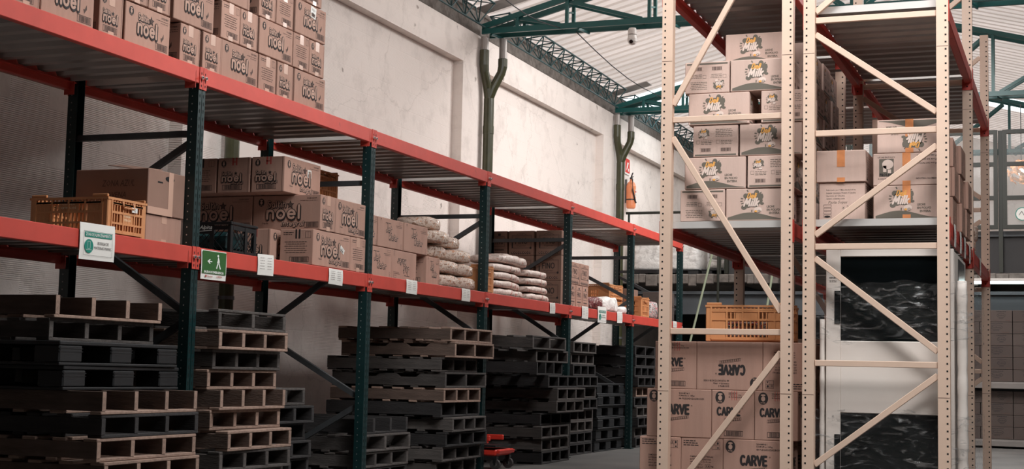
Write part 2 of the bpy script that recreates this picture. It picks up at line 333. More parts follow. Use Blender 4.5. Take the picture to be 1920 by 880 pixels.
SF = {'C': (.62, [_arc(.34, .5, .34, .5, 48, 312, 14)]), 'A': (.7, [[(0, 0), (.35, 1), (.7, 0)], [(.14, .32), (.56, .32)]]), 'R': (.62, [[(0, 0), (0, 1), (.3, 1)]+_arc(.32, .73, .26, .27, 90, -90, 8)+[(0, .46)], [(.3, .46), (.62, 0)]]),
      'V': (.7, [[(0, 1), (.35, 0), (.7, 1)]]), 'E': (.5, [[(.5, 1), (0, 1), (0, 0), (.5, 0)], [(0, .52), (.44, .52)]]), 'F': (.5, [[(.5, 1), (0, 1), (0, 0)], [(0, .52), (.42, .52)]]), 'I': (.0, [[(0, 0), (0, 1)]]),
      'N': (.6, [[(0, 0), (0, 1), (.6, 0), (.6, 1)]]), 'O': (.74, [_arc(.37, .5, .37, .5, 0, 360, 18)]), 'D': (.64, [[(0, 0), (0, 1), (.22, 1)]+_arc(.24, .5, .4, .5, 90, -90, 10)+[(0, 0)]]), 'M': (.9, [[(0, 0), (.12, 1), (.45, .25), (.78, 1), (.9, 0)]]),
      'S': (.52, [_arc(.27, .76, .24, .24, 40, 270, 9)+_arc(.27, .26, .26, .26, 90, -140, 9)]), 'J': (.42, [[(.42, 1), (.42, .25)]+_arc(.21, .25, .21, .25, 0, -170, 8)]), 'W': (.96, [[(0, 1), (.2, 0), (.48, .75), (.76, 0), (.96, 1)]]),
      'n': (.5, [[(0, 0), (0, X_)], _arc(.25, .38, .25, .25, 180, 0, 8)+[(.5, 0)]]), 'o': (.58, [_arc(.29, .31, .29, .31, 0, 360, 16)]), 'e': (.56, [[(.03, .32), (.54, .32)]+_arc(.28, .31, .28, .31, 0, 315, 14)]), 'l': (0, [[(0, 0), (0, 1)]]),
      'i': (0, [[(0, 0), (0, X_)], [(0, .86), (0, .9)]]), 'k': (.46, [[(0, 0), (0, 1)], [(.44, X_), (.03, .26)], [(.14, .36), (.46, 0)]]), 'a': (.5, [_arc(.25, .29, .25, .29, 0, 360, 14), [(.5, X_), (.5, 0)]]), 't': (.34, [[(.14, .9), (.14, .14)]+_arc(.26, .13, .12, .13, 180, 280, 4), [(0, X_), (.34, X_)]]),
      'r': (.32, [[(0, 0), (0, X_)], _arc(.22, .38, .22, .24, 180, 70, 6)]), 'f': (.36, [[(.12, 0), (.12, .8)]+_arc(.28, .8, .16, .2, 180, 70, 5), [(0, X_), (.34, X_)]]), 'g': (.5, [_arc(.25, .31, .25, .29, 0, 360, 14), [(.5, X_), (.5, -.08)]+_arc(.25, -.08, .25, .2, 0, -150, 6)]),
      'p': (.5, [_arc(.25, .31, .25, .3, 0, 360, 14), [(0, X_), (0, -.3)]]), ' ': (.3, [])}
class Face:
    "drawing plane: o lower-left corner, u right, v up, n outward; flip turns the print upside down"
    def __init__(s, mb, o, u, v, n, W, H, flip=False, lift=.0008):
        s.mb = mb; s.o = Vector(o); s.u = Vector(u); s.v = Vector(v); s.n = Vector(n); s.W = W; s.H = H; s.l = lift
        if flip: s.o = s.o+s.u*W+s.v*H; s.u = -s.u; s.v = -s.v
    def P(s, x, y, k=1): return s.o+s.u*x+s.v*y+s.n*(s.l*k)
    def poly(s, pts, key, k=1): s.mb.add([s.P(x, y, k) for x, y in pts], [tuple(range(len(pts)))], key)
    def rect(s, x, y, w, h, key, k=1): s.poly([(x, y), (x+w, y), (x+w, y+h), (x, y+h)], key, k)
    def frame(s, x, y, w, h, t, key, k=1):
        s.rect(x, y, w, t, key, k); s.rect(x, y+h-t, w, t, key, k); s.rect(x, y+t, t, h-2*t, key, k); s.rect(x+w-t, y+t, t, h-2*t, key, k)
    def disc(s, x, y, rx, ry, key, k=1, n=20): s.poly([(x+rx*math.cos(2*math.pi*i/n), y+ry*math.sin(2*math.pi*i/n)) for i in range(n)], key, k)
    def ring(s, x, y, rx, ry, t, key, k=1, n=24):
        o = [(x+rx*math.cos(2*math.pi*i/n), y+ry*math.sin(2*math.pi*i/n)) for i in range(n)]; q = [(x+(rx-t)*math.cos(2*math.pi*i/n), y+(ry-t)*math.sin(2*math.pi*i/n)) for i in range(n)]
        s.mb.add([s.P(a, b, k) for a, b in o+q], [(i, (i+1) % n, n+(i+1) % n, n+i) for i in range(n)], key)
    def line(s, x0, y0, x1, y1, t, key, k=1):
        d = Vector((x1-x0, y1-y0)); d.normalize(); nx, ny = -d.y*t/2, d.x*t/2
        s.poly([(x0-nx, y0-ny), (x1-nx, y1-ny), (x1+nx, y1+ny), (x0+nx, y0+ny)], key, k)
    def text(s, txt, x, y, w, h, key, k=1, bold=0, shear=0, res=2, dx=0, dy=0, ang=0):
        bv, _ = glyphs(txt, 0, shear, res); vs, fs = glyphs(txt, bold, shear, res)
        x0 = min(a for a, _ in bv); x1 = max(a for a, _ in bv); y0 = min(a for _, a in bv); y1 = max(a for _, a in bv)
        ca, sa = math.cos(ang), math.sin(ang); out = []
        for a, c in vs:
            px = (a-x0)/(x1-x0)*w+dx; py = (c-y0)/(y1-y0)*h+dy
            out.append(s.P(x+px*ca-py*sa, y+px*sa+py*ca, k))
        s.mb.add(out, fs, key)
    def letters(s, txt, x, y, w, h, t, key, k=1, slant=0, dx=0, dy=0, gap=.2, n=8):
        "drawn lettering: strokes of width t with round joints, fitted to a w x h box"
        tot = sum(SF[c][0] for c in txt)+gap*(len(txt)-1)+.24*0; sx = w/max(tot, .01); p = 0; q = 0
        for c in txt:
            for st in SF[c][1]:
                pts = [(x+dx+(p+a)*sx+slant*b*h, y+dy+b*h) for a, b in st]
                for i in range(len(pts)-1):
                    if abs(pts[i][0]-pts[i+1][0])+abs(pts[i][1]-pts[i+1][1]) > 1e-6: s.line(*pts[i], *pts[i+1], t, key, k+q*.02)
                    q += 1
                for (a, b) in pts: s.disc(a, b, t/2, t/2, key, k+q*.02, n); q += 1
            p += SF[c][0]+gap
            q = q % 9
    def words(s, x, y, w, t, key='ink_soft', seed=1, k=1):
        rr = random.Random(seed); p = x
        while p < x+w-.004:
            l = min(rr.uniform(.008, .03), x+w-p); s.rect(p, y, l, t, key, k); p += l+.004
    def barcode(s, x, y, w, h, key='ink', k=1):
        s.frame(x, y, w, h, h*.07, key, k); rr = random.Random(5); p = x+w*.12
        while p < x+w*.9:
            t = rr.choice((.004, .0025, .007))*w/.13; s.rect(p, y+h*.12, t, h*.76, 'ink_soft', k); p += t+rr.choice((.002, .0035))*w/.13

def emblem(f, x, y, r):
    f.disc(x, y, r*.82, r, 'ink'); f.disc(x, y-r*.05, r*.34, r*.42, 'kraft_letter', 2); f.disc(x, y+r*.55, r*.4, r*.16, 'kraft_letter', 2, 10)
    f.text('NOEL', x-r*.4, y-r*.82, r*.8, r*.24, 'kraft_letter', 2, .01, 0, 1)
def outlined(f, txt, x, y, w, h, t, rim, key='ink', fill='kraft_letter', k=1, slant=0, sh=1.0, gap=.34):
    f.letters(txt, x, y, w, h, t+2*rim, key, k, slant, rim*sh, -rim*1.6*sh, gap); f.letters(txt, x, y, w, h, t+2*rim, key, k+.5, slant, 0, 0, gap); f.letters(txt, x, y, w, h, t, fill, k+1.2, slant, 0, 0, gap)
def star(f, x, y, r, key, k):
    f.poly([(x+(r if i % 2 == 0 else r*.45)*math.sin(math.pi*i/5), y+(r if i % 2 == 0 else r*.45)*math.cos(math.pi*i/5)) for i in range(10)], key, k)
def pr_cracker_wide(f, integral=False):
    W_, H_ = f.W, f.H; emblem(f, W_*.12, H_*.8, H_*.115)
    x0, w0 = (W_*.2, W_*.52) if integral else (W_*.26, W_*.45)
    star(f, x0+w0*.68, H_*.72, H_*.13, 'ink', 1.2); star(f, x0+w0*.68, H_*.72, H_*.09, 'ink_soft', 3.2)
    outlined(f, 'Saltin', x0+w0*.04, H_*.66, w0*.5, H_*(.18 if integral else .15), H_*.028, H_*.012, k=1); outlined(f, 'noel', x0+w0*.03, H_*.34, w0*.9, H_*(.36 if integral else .33), H_*.066, H_*.02, k=4)
    if integral:
        outlined(f, 'Integral', x0+w0*.45, H_*.13, w0*.6, H_*.12, H_*.022, H_*.010, slant=.15); f.text('3 tacos', W_*.14, H_*.18, W_*.09, H_*.05, 'ink', 1, .01, 0, 1)
        f.barcode(W_*.77, H_*.07, W_*.2, H_*.16)
        f.text('1030509', W_*.8, H_*.88, W_*.14, H_*.045, 'ink', 1, .01, 0, 1); f.words(W_*.7, H_*.83, W_*.25, .003)
    else:
        f.poly([(W_*.79, H_*.40), (W_*.82, H_*.41), (W_*.855, H_*.52), (W_*.86, H_*.41), (W_*.83, H_*.35), (W_*.81, H_*.30), (W_*.80, H_*.36)], 'ink_soft', 1)
        f.barcode(W_*.68, H_*.08, W_*.27, H_*.17)
        f.text('1029881', W_*.80, H_*.875, W_*.15, H_*.05, 'ink', 1, .01, 0, 1); f.words(W_*.68, H_*.82, W_*.27, .0035); f.words(W_*.78, H_*.765, W_*.17, .0035, seed=4)
def pr_cracker_narrow(f, integral=False):
    W_, H_ = f.W, f.H; emblem(f, W_*.18, H_*.83, H_*.1)
    key = 'ink_red' if integral else 'ink'
    f.rect(W_*.44, H_*.78, W_*.05, H_*.22, key); f.rect(W_*.55, H_*.78, W_*.05, H_*.22, key); f.rect(W_*.44, H_*.86, W_*.12, .008, key)
    w0 = W_*.62; x0 = W_*.14
    star(f, x0+w0*.68, H_*.55, H_*.06, 'ink', 1.2)
    outlined(f, 'Saltin', x0, H_*.515, w0*.5, H_*.095, H_*.018, H_*.008); outlined(f, 'noel', x0+w0*.02, H_*.33, w0*.92, H_*.2, H_*.042, H_*.014, k=4)
    if integral: outlined(f, 'Integral', W_*.42, H_*.25, W_*.36, H_*.07, H_*.012, H_*.006)
    f.barcode(W_*.16, H_*.08, W_*.6, H_*.15); f.rect(W_*.93, 0, .0025, H_, 'seam')
def pr_cracker_info(f):
    W_, H_ = f.W, f.H
    f.words(W_*.1, H_*.90, W_*.3, .005, 'ink'); f.words(W_*.1, H_*.85, W_*.26, .004, 'ink', 3)
    f.rect(W_*.46, H_*.74, W_*.05, H_*.26, 'ink'); f.rect(W_*.56, H_*.74, W_*.05, H_*.26, 'ink'); f.frame(W_*.76, H_*.76, W_*.17, H_*.18, .0018, 'ink'); f.line(W_*.845, H_*.76, W_*.845, H_*.94, .0015, 'ink')
    for i in range(6): f.words(W_*(.14+.05*(i % 2)), H_*(.64-.06*i), W_*(.68-.1*(i % 2)), .0045, 'ink_soft', i)
    f.barcode(W_*.3, H_*.08, W_*.58, H_*.15)
def splat(f, x, y, r, k=1):
    f.disc(x, y, r*.72, r*.58, 'ink_grey', k, 20)
    for i, (dx, dy, a, b_) in enumerate(((-.62, .42, .24, .24), (-.3, .5, .26, .2), (.38, .66, .25, .3), (.74, .34, .26, .3), (.6, -.02, .34, .3), (.88, -.3, .18, .12), (-.78, -.62, .26, .22), (-.45, -.38, .36, .3), (0, .38, .5, .28), (.2, -.42, .4, .2))): f.disc(x+dx*r, y+dy*r, a*r, b_*r, 'ink_grey', k+.05*i, 14)
    for a, d in ((2.05, 1.0), (.75, 1.02), (2.95, 1.0), (3.2, 1.02), (3.42, .98), (4.65, .98), (.55, 1.0)):
        ca, sa = math.cos(a), math.sin(a); f.line(x+ca*r*(d-.12), y+sa*r*(d-.12), x+ca*r*(d+.1), y+sa*r*(d+.1), r*.1, 'ink_grey', k)
def wave(f, key='ink_grey', m_=.03, h=.24):
    W_, H_ = f.W, f.H; n = 18; top = []
    for i in range(n+1):
        t = i/n; top.append((W_*(m_+(1-2*m_)*t), H_*(.05+h*(.5+.5*math.sin(t*5.2-.55))*(1-.35*t))))
    b0 = H_*.035
    for i in range(n): f.poly([(top[i][0], b0), (top[i+1][0], b0), top[i+1], top[i]], key)
def pr_milk_wide(f):
    W_, H_ = f.W, f.H; cx, cy, r_ = W_*.43, H_*.63, H_*.34
    splat(f, cx, cy, r_)
    f.letters('Deli', cx-r_*.5, cy+r_*.2, r_*.75, r_*.46, r_*.1, 'ink_orange', 3, .35, gap=.3)
    f.letters('Milk', cx-r_*.78, cy-r_*.5, r_*1.25, r_*.68, r_*.15, 'pale_letter', 4, .3, gap=.36)
    f.disc(cx+r_*.5, cy-r_*.85, r_*.36, r_*.26, 'pale_letter', 3, 12); f.disc(cx+r_*.32, cy-r_*1.0, r_*.14, r_*.1, 'ink_orange', 4, 8); f.ring(cx+r_*.6, cy-r_*.98, r_*.14, r_*.1, r_*.04, 'ink_grey', 4, 10)
    f.text('LECHE', W_*.66, H_*.40, W_*.12, H_*.062, 'ink_grey', 1, .035); f.text('EN POLVO', W_*.66, H_*.30, W_*.205, H_*.062, 'ink_grey', 1, .035); f.text('ENTERA', W_*.70, H_*.20, W_*.16, H_*.062, 'ink_grey', 1, .035)
    wave(f)
def pr_milk_narrow(f):
    W_, H_ = f.W, f.H; cx, cy, r_ = W_*.24, H_*.74, H_*.17
    splat(f, cx, cy, r_); f.letters('Deli', cx-r_*.5, cy+r_*.2, r_*.75, r_*.46, r_*.1, 'ink_orange', 3, .35, gap=.3, n=6); f.letters('Milk', cx-r_*.78, cy-r_*.5, r_*1.25, r_*.68, r_*.15, 'pale_letter', 4, .3, gap=.36, n=6); f.disc(cx+r_*.4, cy-r_*.8, r_*.3, r_*.2, 'pale_letter', 3, 10)
    for i in range(5): f.words(W_*.5, H_*(.86-.055*i), W_*.38, .0035, 'ink_grey', i)
    for x in (.07, .52):
        f.frame(W_*x, H_*.42, W_*.075, H_*.11, .0015, 'ink_grey')
        for i in range(3): f.words(W_*(x+.1), H_*(.50-.05*i), W_*.26, .0035, 'ink_grey', i+4)
        f.barcode(W_*(x+.07), H_*.15, W_*.27, H_*.14, 'kraft_pale')
    f.rect(W_*.04, H_*.035, W_*.92, H_*.05, 'ink_grey')
def pr_carve_wide(f):
    W_, H_ = f.W, f.H; emblem(f, W_*.11, H_*.85, H_*.125)
    f.text('2008961', W_*.5, H_*.9, W_*.16, H_*.035, 'ink', 1, .015, 0, 1); f.text('CARVE x 185g', W_*.5, H_*.845, W_*.24, H_*.038, 'ink', 1, .015, 0, 1); f.text('48 PLEGADIZAS/BOXES', W_*.5, H_*.79, W_*.39, H_*.035, 'ink', 1, .01, 0, 1)
    f.letters('CARVE', W_*.27, H_*.49, W_*.38, H_*.18, H_*.048, 'ink', 1, gap=.27); f.ring(W_*.7, H_*.66, .005, .005, .002, 'ink', 1, 10)
    c = [(W_*.33, H_*.335), (W_*.65, H_*.40), (W_*.65, H_*.455), (W_*.33, H_*.39)]
    for i in range(4): f.line(*c[i], *c[(i+1) % 4], .0018, 'ink')
    for j in range(2):
        for i in range(9): f.line(W_*(.345+.033*i), H_*(.352+.0068*i+.022*j), W_*(.368+.033*i), H_*(.357+.0068*i+.022*j), .0042, 'ink_soft')
def pr_carve_narrow(f):
    W_, H_ = f.W, f.H; emblem(f, W_*.2, H_*.85, H_*.125)
    for x in (.47, .53, .58): f.rect(W_*x, H_*.8, .004, H_*.19, 'ink_red')
    f.text('2008961', W_*.4, H_*.93, W_*.2, H_*.03, 'ink', 1, .015, 0, 1); f.text('CARVE x 185g', W_*.4, H_*.89, W_*.3, H_*.03, 'ink', 1, .01, 0, 1); f.text('48 PLEGADIZAS/BOXES', W_*.4, H_*.85, W_*.42, H_*.028, 'ink', 1, .01, 0, 1)
    f.letters('CARVE', W_*.14, H_*.49, W_*.52, H_*.15, H_*.04, 'ink', 1, gap=.27); f.ring(W_*.72, H_*.64, .005, .005, .002, 'ink', 1, 10)
    c = [(W_*.3, H_*.355), (W_*.7, H_*.39), (W_*.7, H_*.45), (W_*.3, H_*.415)]
    for i in range(4): f.line(*c[i], *c[(i+1) % 4], .0018, 'ink')
    for j in range(2):
        for i in range(8): f.line(W_*(.32+.046*i), H_*(.372+.004*i+.026*j), W_*(.352+.046*i), H_*(.375+.004*i+.026*j), .0042, 'ink_soft')
    f.barcode(W_*.3, H_*.06, W_*.44, H_*.11)
def pr_carve_info(f):
    W_, H_ = f.W, f.H
    f.words(W_*.06, H_*.93, W_*.3, .006, 'ink'); f.words(W_*.06, H_*.885, W_*.34, .006, 'ink', 3); f.words(W_*.06, H_*.84, W_*.36, .006, 'ink', 5)
    f.frame(W_*.74, H_*.78, W_*.19, H_*.16, .002, 'ink'); f.line(W_*.835, H_*.78, W_*.835, H_*.94, .0015, 'ink'); f.line(W_*.74, H_*.86, W_*.93, H_*.86, .0015, 'ink')
    f.line(W_*.77, H_*.87, W_*.77, H_*.92, .004, 'ink'); f.line(W_*.80, H_*.87, W_*.80, H_*.92, .004, 'ink'); f.disc(W_*.88, H_*.9, .007, .009, 'ink', 1, 10); f.poly([(W_*.86, H_*.8), (W_*.91, H_*.8), (W_*.885, H_*.84)], 'ink')
    for i, (t, w) in enumerate((('DIMENSIONES EXTERNAS', .55), ('EXTERNAL DIMENSIONS', .5), ('(49.8 x 32.0 x 36.5) cm', .5), ('PESO BRUTO', .3), ('GROSS WEIGHT', .32))):
        f.text(t, W_*.22, H_*(.6-.055*i), W_*w, H_*.034, 'ink', 1, .012, 0, 1)
    f.frame(W_*.58, H_*.39, W_*.12, H_*.07, .0015, 'ink'); f.text('9.4', W_*.6, H_*.405, W_*.08, H_*.035, 'ink', 1, .012, 0, 1); f.text('kg.', W_*.72, H_*.40, W_*.07, H_*.04, 'ink', 1, .012, 0, 1)
    for i in range(3): f.words(W_*.25, H_*(.3-.05*i), W_*.5, .004, 'ink_soft', i)
def pr_wafer(f):
    W_, H_ = f.W, f.H; s = min(W_, .5)
    outlined(f, 'Jet', W_*.31, H_*.55, W_*.2, H_*.22, H_*.03, H_*.013, slant=.2); outlined(f, 'Wafer', W_*.42, H_*.30, W_*.34, H_*.19, H_*.028, H_*.012, slant=.25)
    f.line(W_*.28, H_*.84, W_*.5, H_*.84, .004, 'ink'); f.line(W_*.32, H_*.87, W_*.38, H_*.78, .003, 'ink')
    f.line(W_*.1, H_*.88, W_*.1, H_*.96, .004, 'ink'); f.poly([(W_*.08, H_*.93), (W_*.12, H_*.93), (W_*.1, H_*.97)], 'ink')
    f.frame(W_*.82, H_*.86, W_*.12, H_*.09, .002, 'ink_soft'); f.words(W_*.68, H_*.80, W_*.26, .004); f.words(W_*.72, H_*.75, W_*.22, .004, seed=3); f.ring(W_*.92, H_*.16, .01, .01, .002, 'ink_soft'); f.ring(W_*.92, H_*.06, .01, .01, .002, 'ink_soft')
def pr_fino(f):
    W_, H_ = f.W, f.H; a, b2, c, d = W_*.12, W_*.9, H_*.28, H_*.82
    f.frame(a, c, b2-a, d-c, .003, 'ink'); f.frame(a+.008, c+.008, b2-a-.016, d-c-.016, .0015, 'ink')
    n = 10; arc = [(W_*(.3+.4*i/n), d+H_*.09*math.sin(math.pi*i/n)) for i in range(n+1)]
    for i in range(n): f.line(*arc[i], *arc[i+1], .003, 'ink')
    f.text('100%', W_*.43, d+.004, W_*.14, H_*.035, 'ink', 1, .01, 0, 1)
    f.letters('FINO', W_*.27, H_*.48, W_*.46, H_*.21, H_*.034, 'ink', 1, gap=.3); f.text('Vegetal', W_*.32, H_*.34, W_*.36, H_*.08, 'ink_soft', 1, .005, .3, 1)
    f.rect(W_*.13, H_*.3, W_*.035, H_*.28, 'ink'); f.disc(W_*.87, H_*.3, W_*.04, W_*.045, 'ink', 1.5, 10)
    for i in range(9): f.disc(W_*(.14+.088*i), H_*.1, W_*.04, H_*.05*(1+.3*(i % 2)), 'ink_soft', 1+.1*i, 8); f.disc(W_*(.15+.088*i), H_*.11, W_*.018, H_*.02, 'kraft_letter', 3, 6)
def pr_fino_side(f):
    W_, H_ = f.W, f.H; a, c = W_*.15, H_*.36
    f.frame(a, c, W_*.7, H_*.42, .003, 'ink'); f.text('FINO', W_*.24, H_*.46, W_*.52, H_*.22, 'ink', 1, .012); f.rect(W_*.42, H_*.8, W_*.16, H_*.1, 'ink'); f.rect(W_*.2, H_*.2, W_*.6, H_*.06, 'ink_soft')
    f.words(W_*.2, H_*.12, W_*.6, .004); f.rect(W_*.45, H_*.03, W_*.12, H_*.06, 'ink_soft')
def pr_oval(f):
    W_, H_ = f.W, f.H; f.ring(W_*.5, H_*.56, W_*.2, H_*.2, .005, 'ink'); f.text('Producto', W_*.35, H_*.49, W_*.3, H_*.15, 'ink', 1, .012, .3, 1)
    f.words(W_*.28, H_*.86, W_*.44, .008, 'ink'); f.words(W_*.4, H_*.28, W_*.2, .006, 'ink', 3); f.words(W_*.1, H_*.12, W_*.3, .007, 'ink_soft', 5); f.rect(W_*.7, H_*.1, W_*.2, H_*.07, 'ink_soft')
def pr_plain(f): f.rect(f.W*.93, 0, .0025, f.H, 'seam')
def pr_text(f):
    W_, H_ = f.W, f.H
    for i, t in enumerate(('Fabricado por / Manufactured by', 'Industria Colombiana / Product of Colombia', 'Servicio al Cliente', 'www.colanta.com')):
        f.text(t, W_*.16, H_*(.78-.075*i), W_*(.64 if i < 2 else .4), H_*.045, 'ink_grey', 1, .008, 0, 1)
    f.text('Pasta Sopas', W_*.2, H_*.42, W_*.42, H_*.1, 'ink_grey', 1, 0, .3, 1); f.text('x 24', W_*.5, H_*.3, W_*.2, H_*.09, 'ink_grey', 1, 0, .3, 1)
    for i in range(4): f.frame(W_*.1, H_*(.08+.09*i), W_*.17, H_*.07, .002, 'ink')
    f.disc(W_*.18, H_*.1, W_*.07, H_*.03, 'ink', 1, 8)
def pr_powder(f):
    W_, H_ = f.W, f.H; f.rect(W_*.09, H_*.28, W_*.22, H_*.55, 'ink_grey'); f.disc(W_*.22, H_*.66, W_*.085, H_*.15, 'pale_letter', 2); f.rect(W_*.15, H_*.42, W_*.05, H_*.2, 'pale_letter', 2); f.rect(W_*.22, H_*.38, W_*.05, H_*.12, 'pale_letter', 2)
    f.text('LECHE EN POLVO', W_*.07, H_*.86, W_*.26, H_*.045, 'ink', 1, .008, 0, 1); f.text('PROLECA', W_*.1, H_*.29, W_*.22, H_*.09, 'ink', 3, .03, 0, 1); f.words(W_*.07, H_*.2, W_*.28, .004, 'ink')
    for i, t in enumerate(('BOLSAS DE 380 gr', 'BOLSAS DE 400 gr', '12 BOLSAS DE 900 gr')): f.text(t, W_*(.66 if i < 2 else .6), H_*(.88-.12*i), W_*(.3 if i < 2 else .36), H_*.06, 'ink', 1, .015, 0, 1)
    f.text('INDUSTRIA COLOMBIANA', W_*.64, H_*.18, W_*.34, H_*.045, 'ink', 1, .015, .2, 1)

def carton(w, d, h, body, front, side, flip=False, tape=None, tape_axis='y', seam=True, name='cardboard_box', tape_w=.055, label=None):
    "w along X, d along Y; front prints on the -Y face, side prints on the +X face"
    def mk():
        root = empty(name); mb = MB()
        mb.obox((0, 0, h/2), (w/2, 0, 0), (0, d/2, 0), (0, 0, h/2), body, .004)
        if seam: mb.box(-w/2+.006, w/2-.006, -.0015, .0015, h-.001, h+.0006, 'seam')
        if front: front(Face(mb, (-w/2, -d/2, 0), (1, 0, 0), (0, 0, 1), (0, -1, 0), w, h, flip))
        if side: side(Face(mb, (w/2, -d/2, 0), (0, 1, 0), (0, 0, 1), (1, 0, 0), d, h, flip))
        mb.build('carton_body', root)
        if tape:
            t = MB(); a = tape_w/2
            if tape_axis == 'x':      # tape over the top and down the +X face
                t.box(-w/2+.01, w/2+.001, -a, a, h, h+.0012, tape); t.box(w/2, w/2+.0013, -a, a, h*.72, h, tape); t.box(w/2, w/2+.0013, -a, a, 0, h*.12, tape)
            else:
                t.box(-a, a, -d/2-.001, d/2-.01, h, h+.0012, tape); t.box(-a, a, -d/2-.0016, -d/2, h*.48, h, tape); t.box(-a, a, -d/2-.0012, -d/2, 0, h*.14, tape)
            t.build('packing_tape', root)
        if label:
            t = MB(); y, z, lw, lh, ang = label; c, s_ = math.cos(ang), math.sin(ang)
            fc = Face(t, (w/2+.001, y, z), (0, c, s_), (0, -s_, c), (1, 0, 0), lw, lh)
            fc.rect(0, 0, lw, lh, 'label_white'); fc.barcode(lw*.12, lh*.08, lw*.76, lh*.4, 'label_white', 2); fc.text('1102511', lw*.2, lh*.62, lw*.6, lh*.2, 'ink', 2, 0, 0, 1)
            t.build('shipping_label', root)
        return root
    return mk

# ================================================================ SETTING
def struct(name, mb, **k): return tag(mb.build(name, **k), kind='structure')
PIL = (-0.5, 5.25, 11.0, 16.95, 22.7, 28.4, 34.1)          # pilaster / truss lines along the left wall
mb = MB(); mb.box(-7.2, 7.2, -4.2, 37, -.12, 0, 'floor_concrete'); struct('floor', mb)
mb = MB()
mb.box(-7.4, -7.09, -4, 37, 0, 5.35, 'wall_paint'); mb.box(-7.09, -6.97, -4, 37, 4.72, 5.14, 'wall_paint')
for y in PIL: mb.box(-7.09, -6.96, y-.62, y+.22, 0, 4.72, 'wall_paint')
struct('wall_left', mb)
mb = MB(); mb.box(-7.2, 7.2, 36.6, 36.9, 0, 6.9, 'wall_paint'); struct('wall_back', mb)
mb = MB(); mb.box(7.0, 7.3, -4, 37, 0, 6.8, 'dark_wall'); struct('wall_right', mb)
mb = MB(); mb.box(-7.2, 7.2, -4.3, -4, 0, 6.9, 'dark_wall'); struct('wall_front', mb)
# gutter along the wall head
mb = MB(); mb.box(-7.09, -7.0, -4, 37, 5.15, 5.17, 'concrete_edge'); mb.box(-7.09, -7.05, -4, 37, 5.17, 5.52, 'concrete_edge'); struct('trim_1', mb)

# roof: two slopes of corrugated sheet, ridges running down the slope, translucent strips set in
RX = -2.35
def roofz(x): return 5.58+.262*(x+7) if x <= RX else (5.58+.262*(RX+7)-.262*(x-RX) if x <= 2.2 else 5.58+.262*(RX+7)-.262*(2.2-RX)+.262*(x-2.2))
SKY = [(7.5, 8.9), (10.99, 11.0), (23.55, 25.1), (30, 31.4)]
def corr(mb, x0, x1, y0, y1, key):
    ys = []; y = y0; p = .25
    prof = [(0, 0), (.10, 0), (.125, .055), (.17, .055), (.19, 0)]
    while y < y1-1e-4:
        for a, h in prof:
            if y+a <= y1: ys.append((y+a, h))
        y += p
    ys.append((y1, 0)); n = len(ys)
    vs = [(x, yy, roofz(x)+h) for x in (x0, x1) for yy, h in ys]
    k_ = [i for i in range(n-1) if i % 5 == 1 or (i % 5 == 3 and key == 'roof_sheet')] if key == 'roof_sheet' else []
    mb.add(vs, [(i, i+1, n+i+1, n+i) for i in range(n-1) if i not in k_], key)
    if k_: mb.add(vs, [(i, i+1, n+i+1, n+i) for i in k_ if i % 5 == 3], 'roof_fold_shade'); mb.add(vs, [(i, i+1, n+i+1, n+i) for i in k_ if i % 5 == 1], 'roof_sheet')
mb = MB(); ms = MB(); cur = -4
for a, b_ in SKY+[(37, 37)]:
    for x0, x1 in ((-7.25, RX), (RX, 2.2), (2.2, 7.2)):
        if x0 == RX and a == 23.55: corr(mb, x0, x1, cur, b_, 'roof_sheet'); continue
        if x0 > 2:
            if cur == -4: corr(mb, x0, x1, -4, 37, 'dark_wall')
            continue
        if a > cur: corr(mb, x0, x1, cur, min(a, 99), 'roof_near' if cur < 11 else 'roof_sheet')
        if b_ > a: corr(ms, x0, x1, a, b_, 'skylight_sheet')
    cur = b_
struct('ceiling', mb); struct('window_1', ms)

# mezzanine at the far end
mb = MB(); rng = random.Random(3)
mb.box(-7.09, 5, 23.06, 36.6, 2.42, 2.56, 'concrete_edge'); struct('trim_2', mb)
mb = MB()
x = -7.05
while x < 4.6:                                              # ragged cast edge over the steel deck
    l = rng.uniform(.1, .3); mb.box(x, x+l, 22.98, 23.05, 2.42-rng.choice((.0, .02, .055)), 2.555+rng.uniform(-.01, .01), 'concrete_edge', .012); x += l+.002
struct('trim_3', mb)
mb = MB()
mb.box(-7.05, 5, 23.1, 23.28, 2.24, 2.29, 'beam_dark'); mb.box(-7.05, 5, 23.17, 23.21, 1.97, 2.24, 'beam_dark'); mb.box(-7.05, 5, 23.1, 23.28, 1.92, 1.97, 'beam_dark')
for k in range(7): mb.box(-7.05+k*1.9, -6.95+k*1.9, 23.3, 36, 2.2, 2.41, 'beam_dark')
struct('trim_4', mb)
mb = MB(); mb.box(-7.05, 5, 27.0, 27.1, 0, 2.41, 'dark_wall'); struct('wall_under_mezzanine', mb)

# glazed steel partition on the mezzanine
mb = MB(); g = MB()
ZB, ZT, YP = 3.22, 4.72, 23.02
def fr(x0, x1, z0, z1): mb.box(x0, x1, YP, YP+.06, z0, z1, 'frame_olive')
xs = [-5.2, -4.2, -3.2, -2.25, -1.03, .15, 1.4]
for i in range(len(xs)-1):
    a, b_ = xs[i]+.035, xs[i+1]-.035
    fr(a, a+.06, ZB, ZT); fr(b_-.06, b_, ZB, ZT)
    for z in (ZB, 3.66, 4.17, ZT-.06): fr(a+.06, b_-.06, z, z+.06)
    g.box(a+.05, b_-.05, YP+.025, YP+.031, ZB+.05, ZT-.05, 'glass_thin')
w1 = empty('window_2'); tag(w1, kind='structure'); mb.build('window_frame', w1); g.build('glass_pane', w1)
mb = MB()
for x in xs: mb.box(x-.03, x+.03, YP+.07, YP+.15, 2.57, ZT, 'frame_olive')
struct('trim_5', mb)
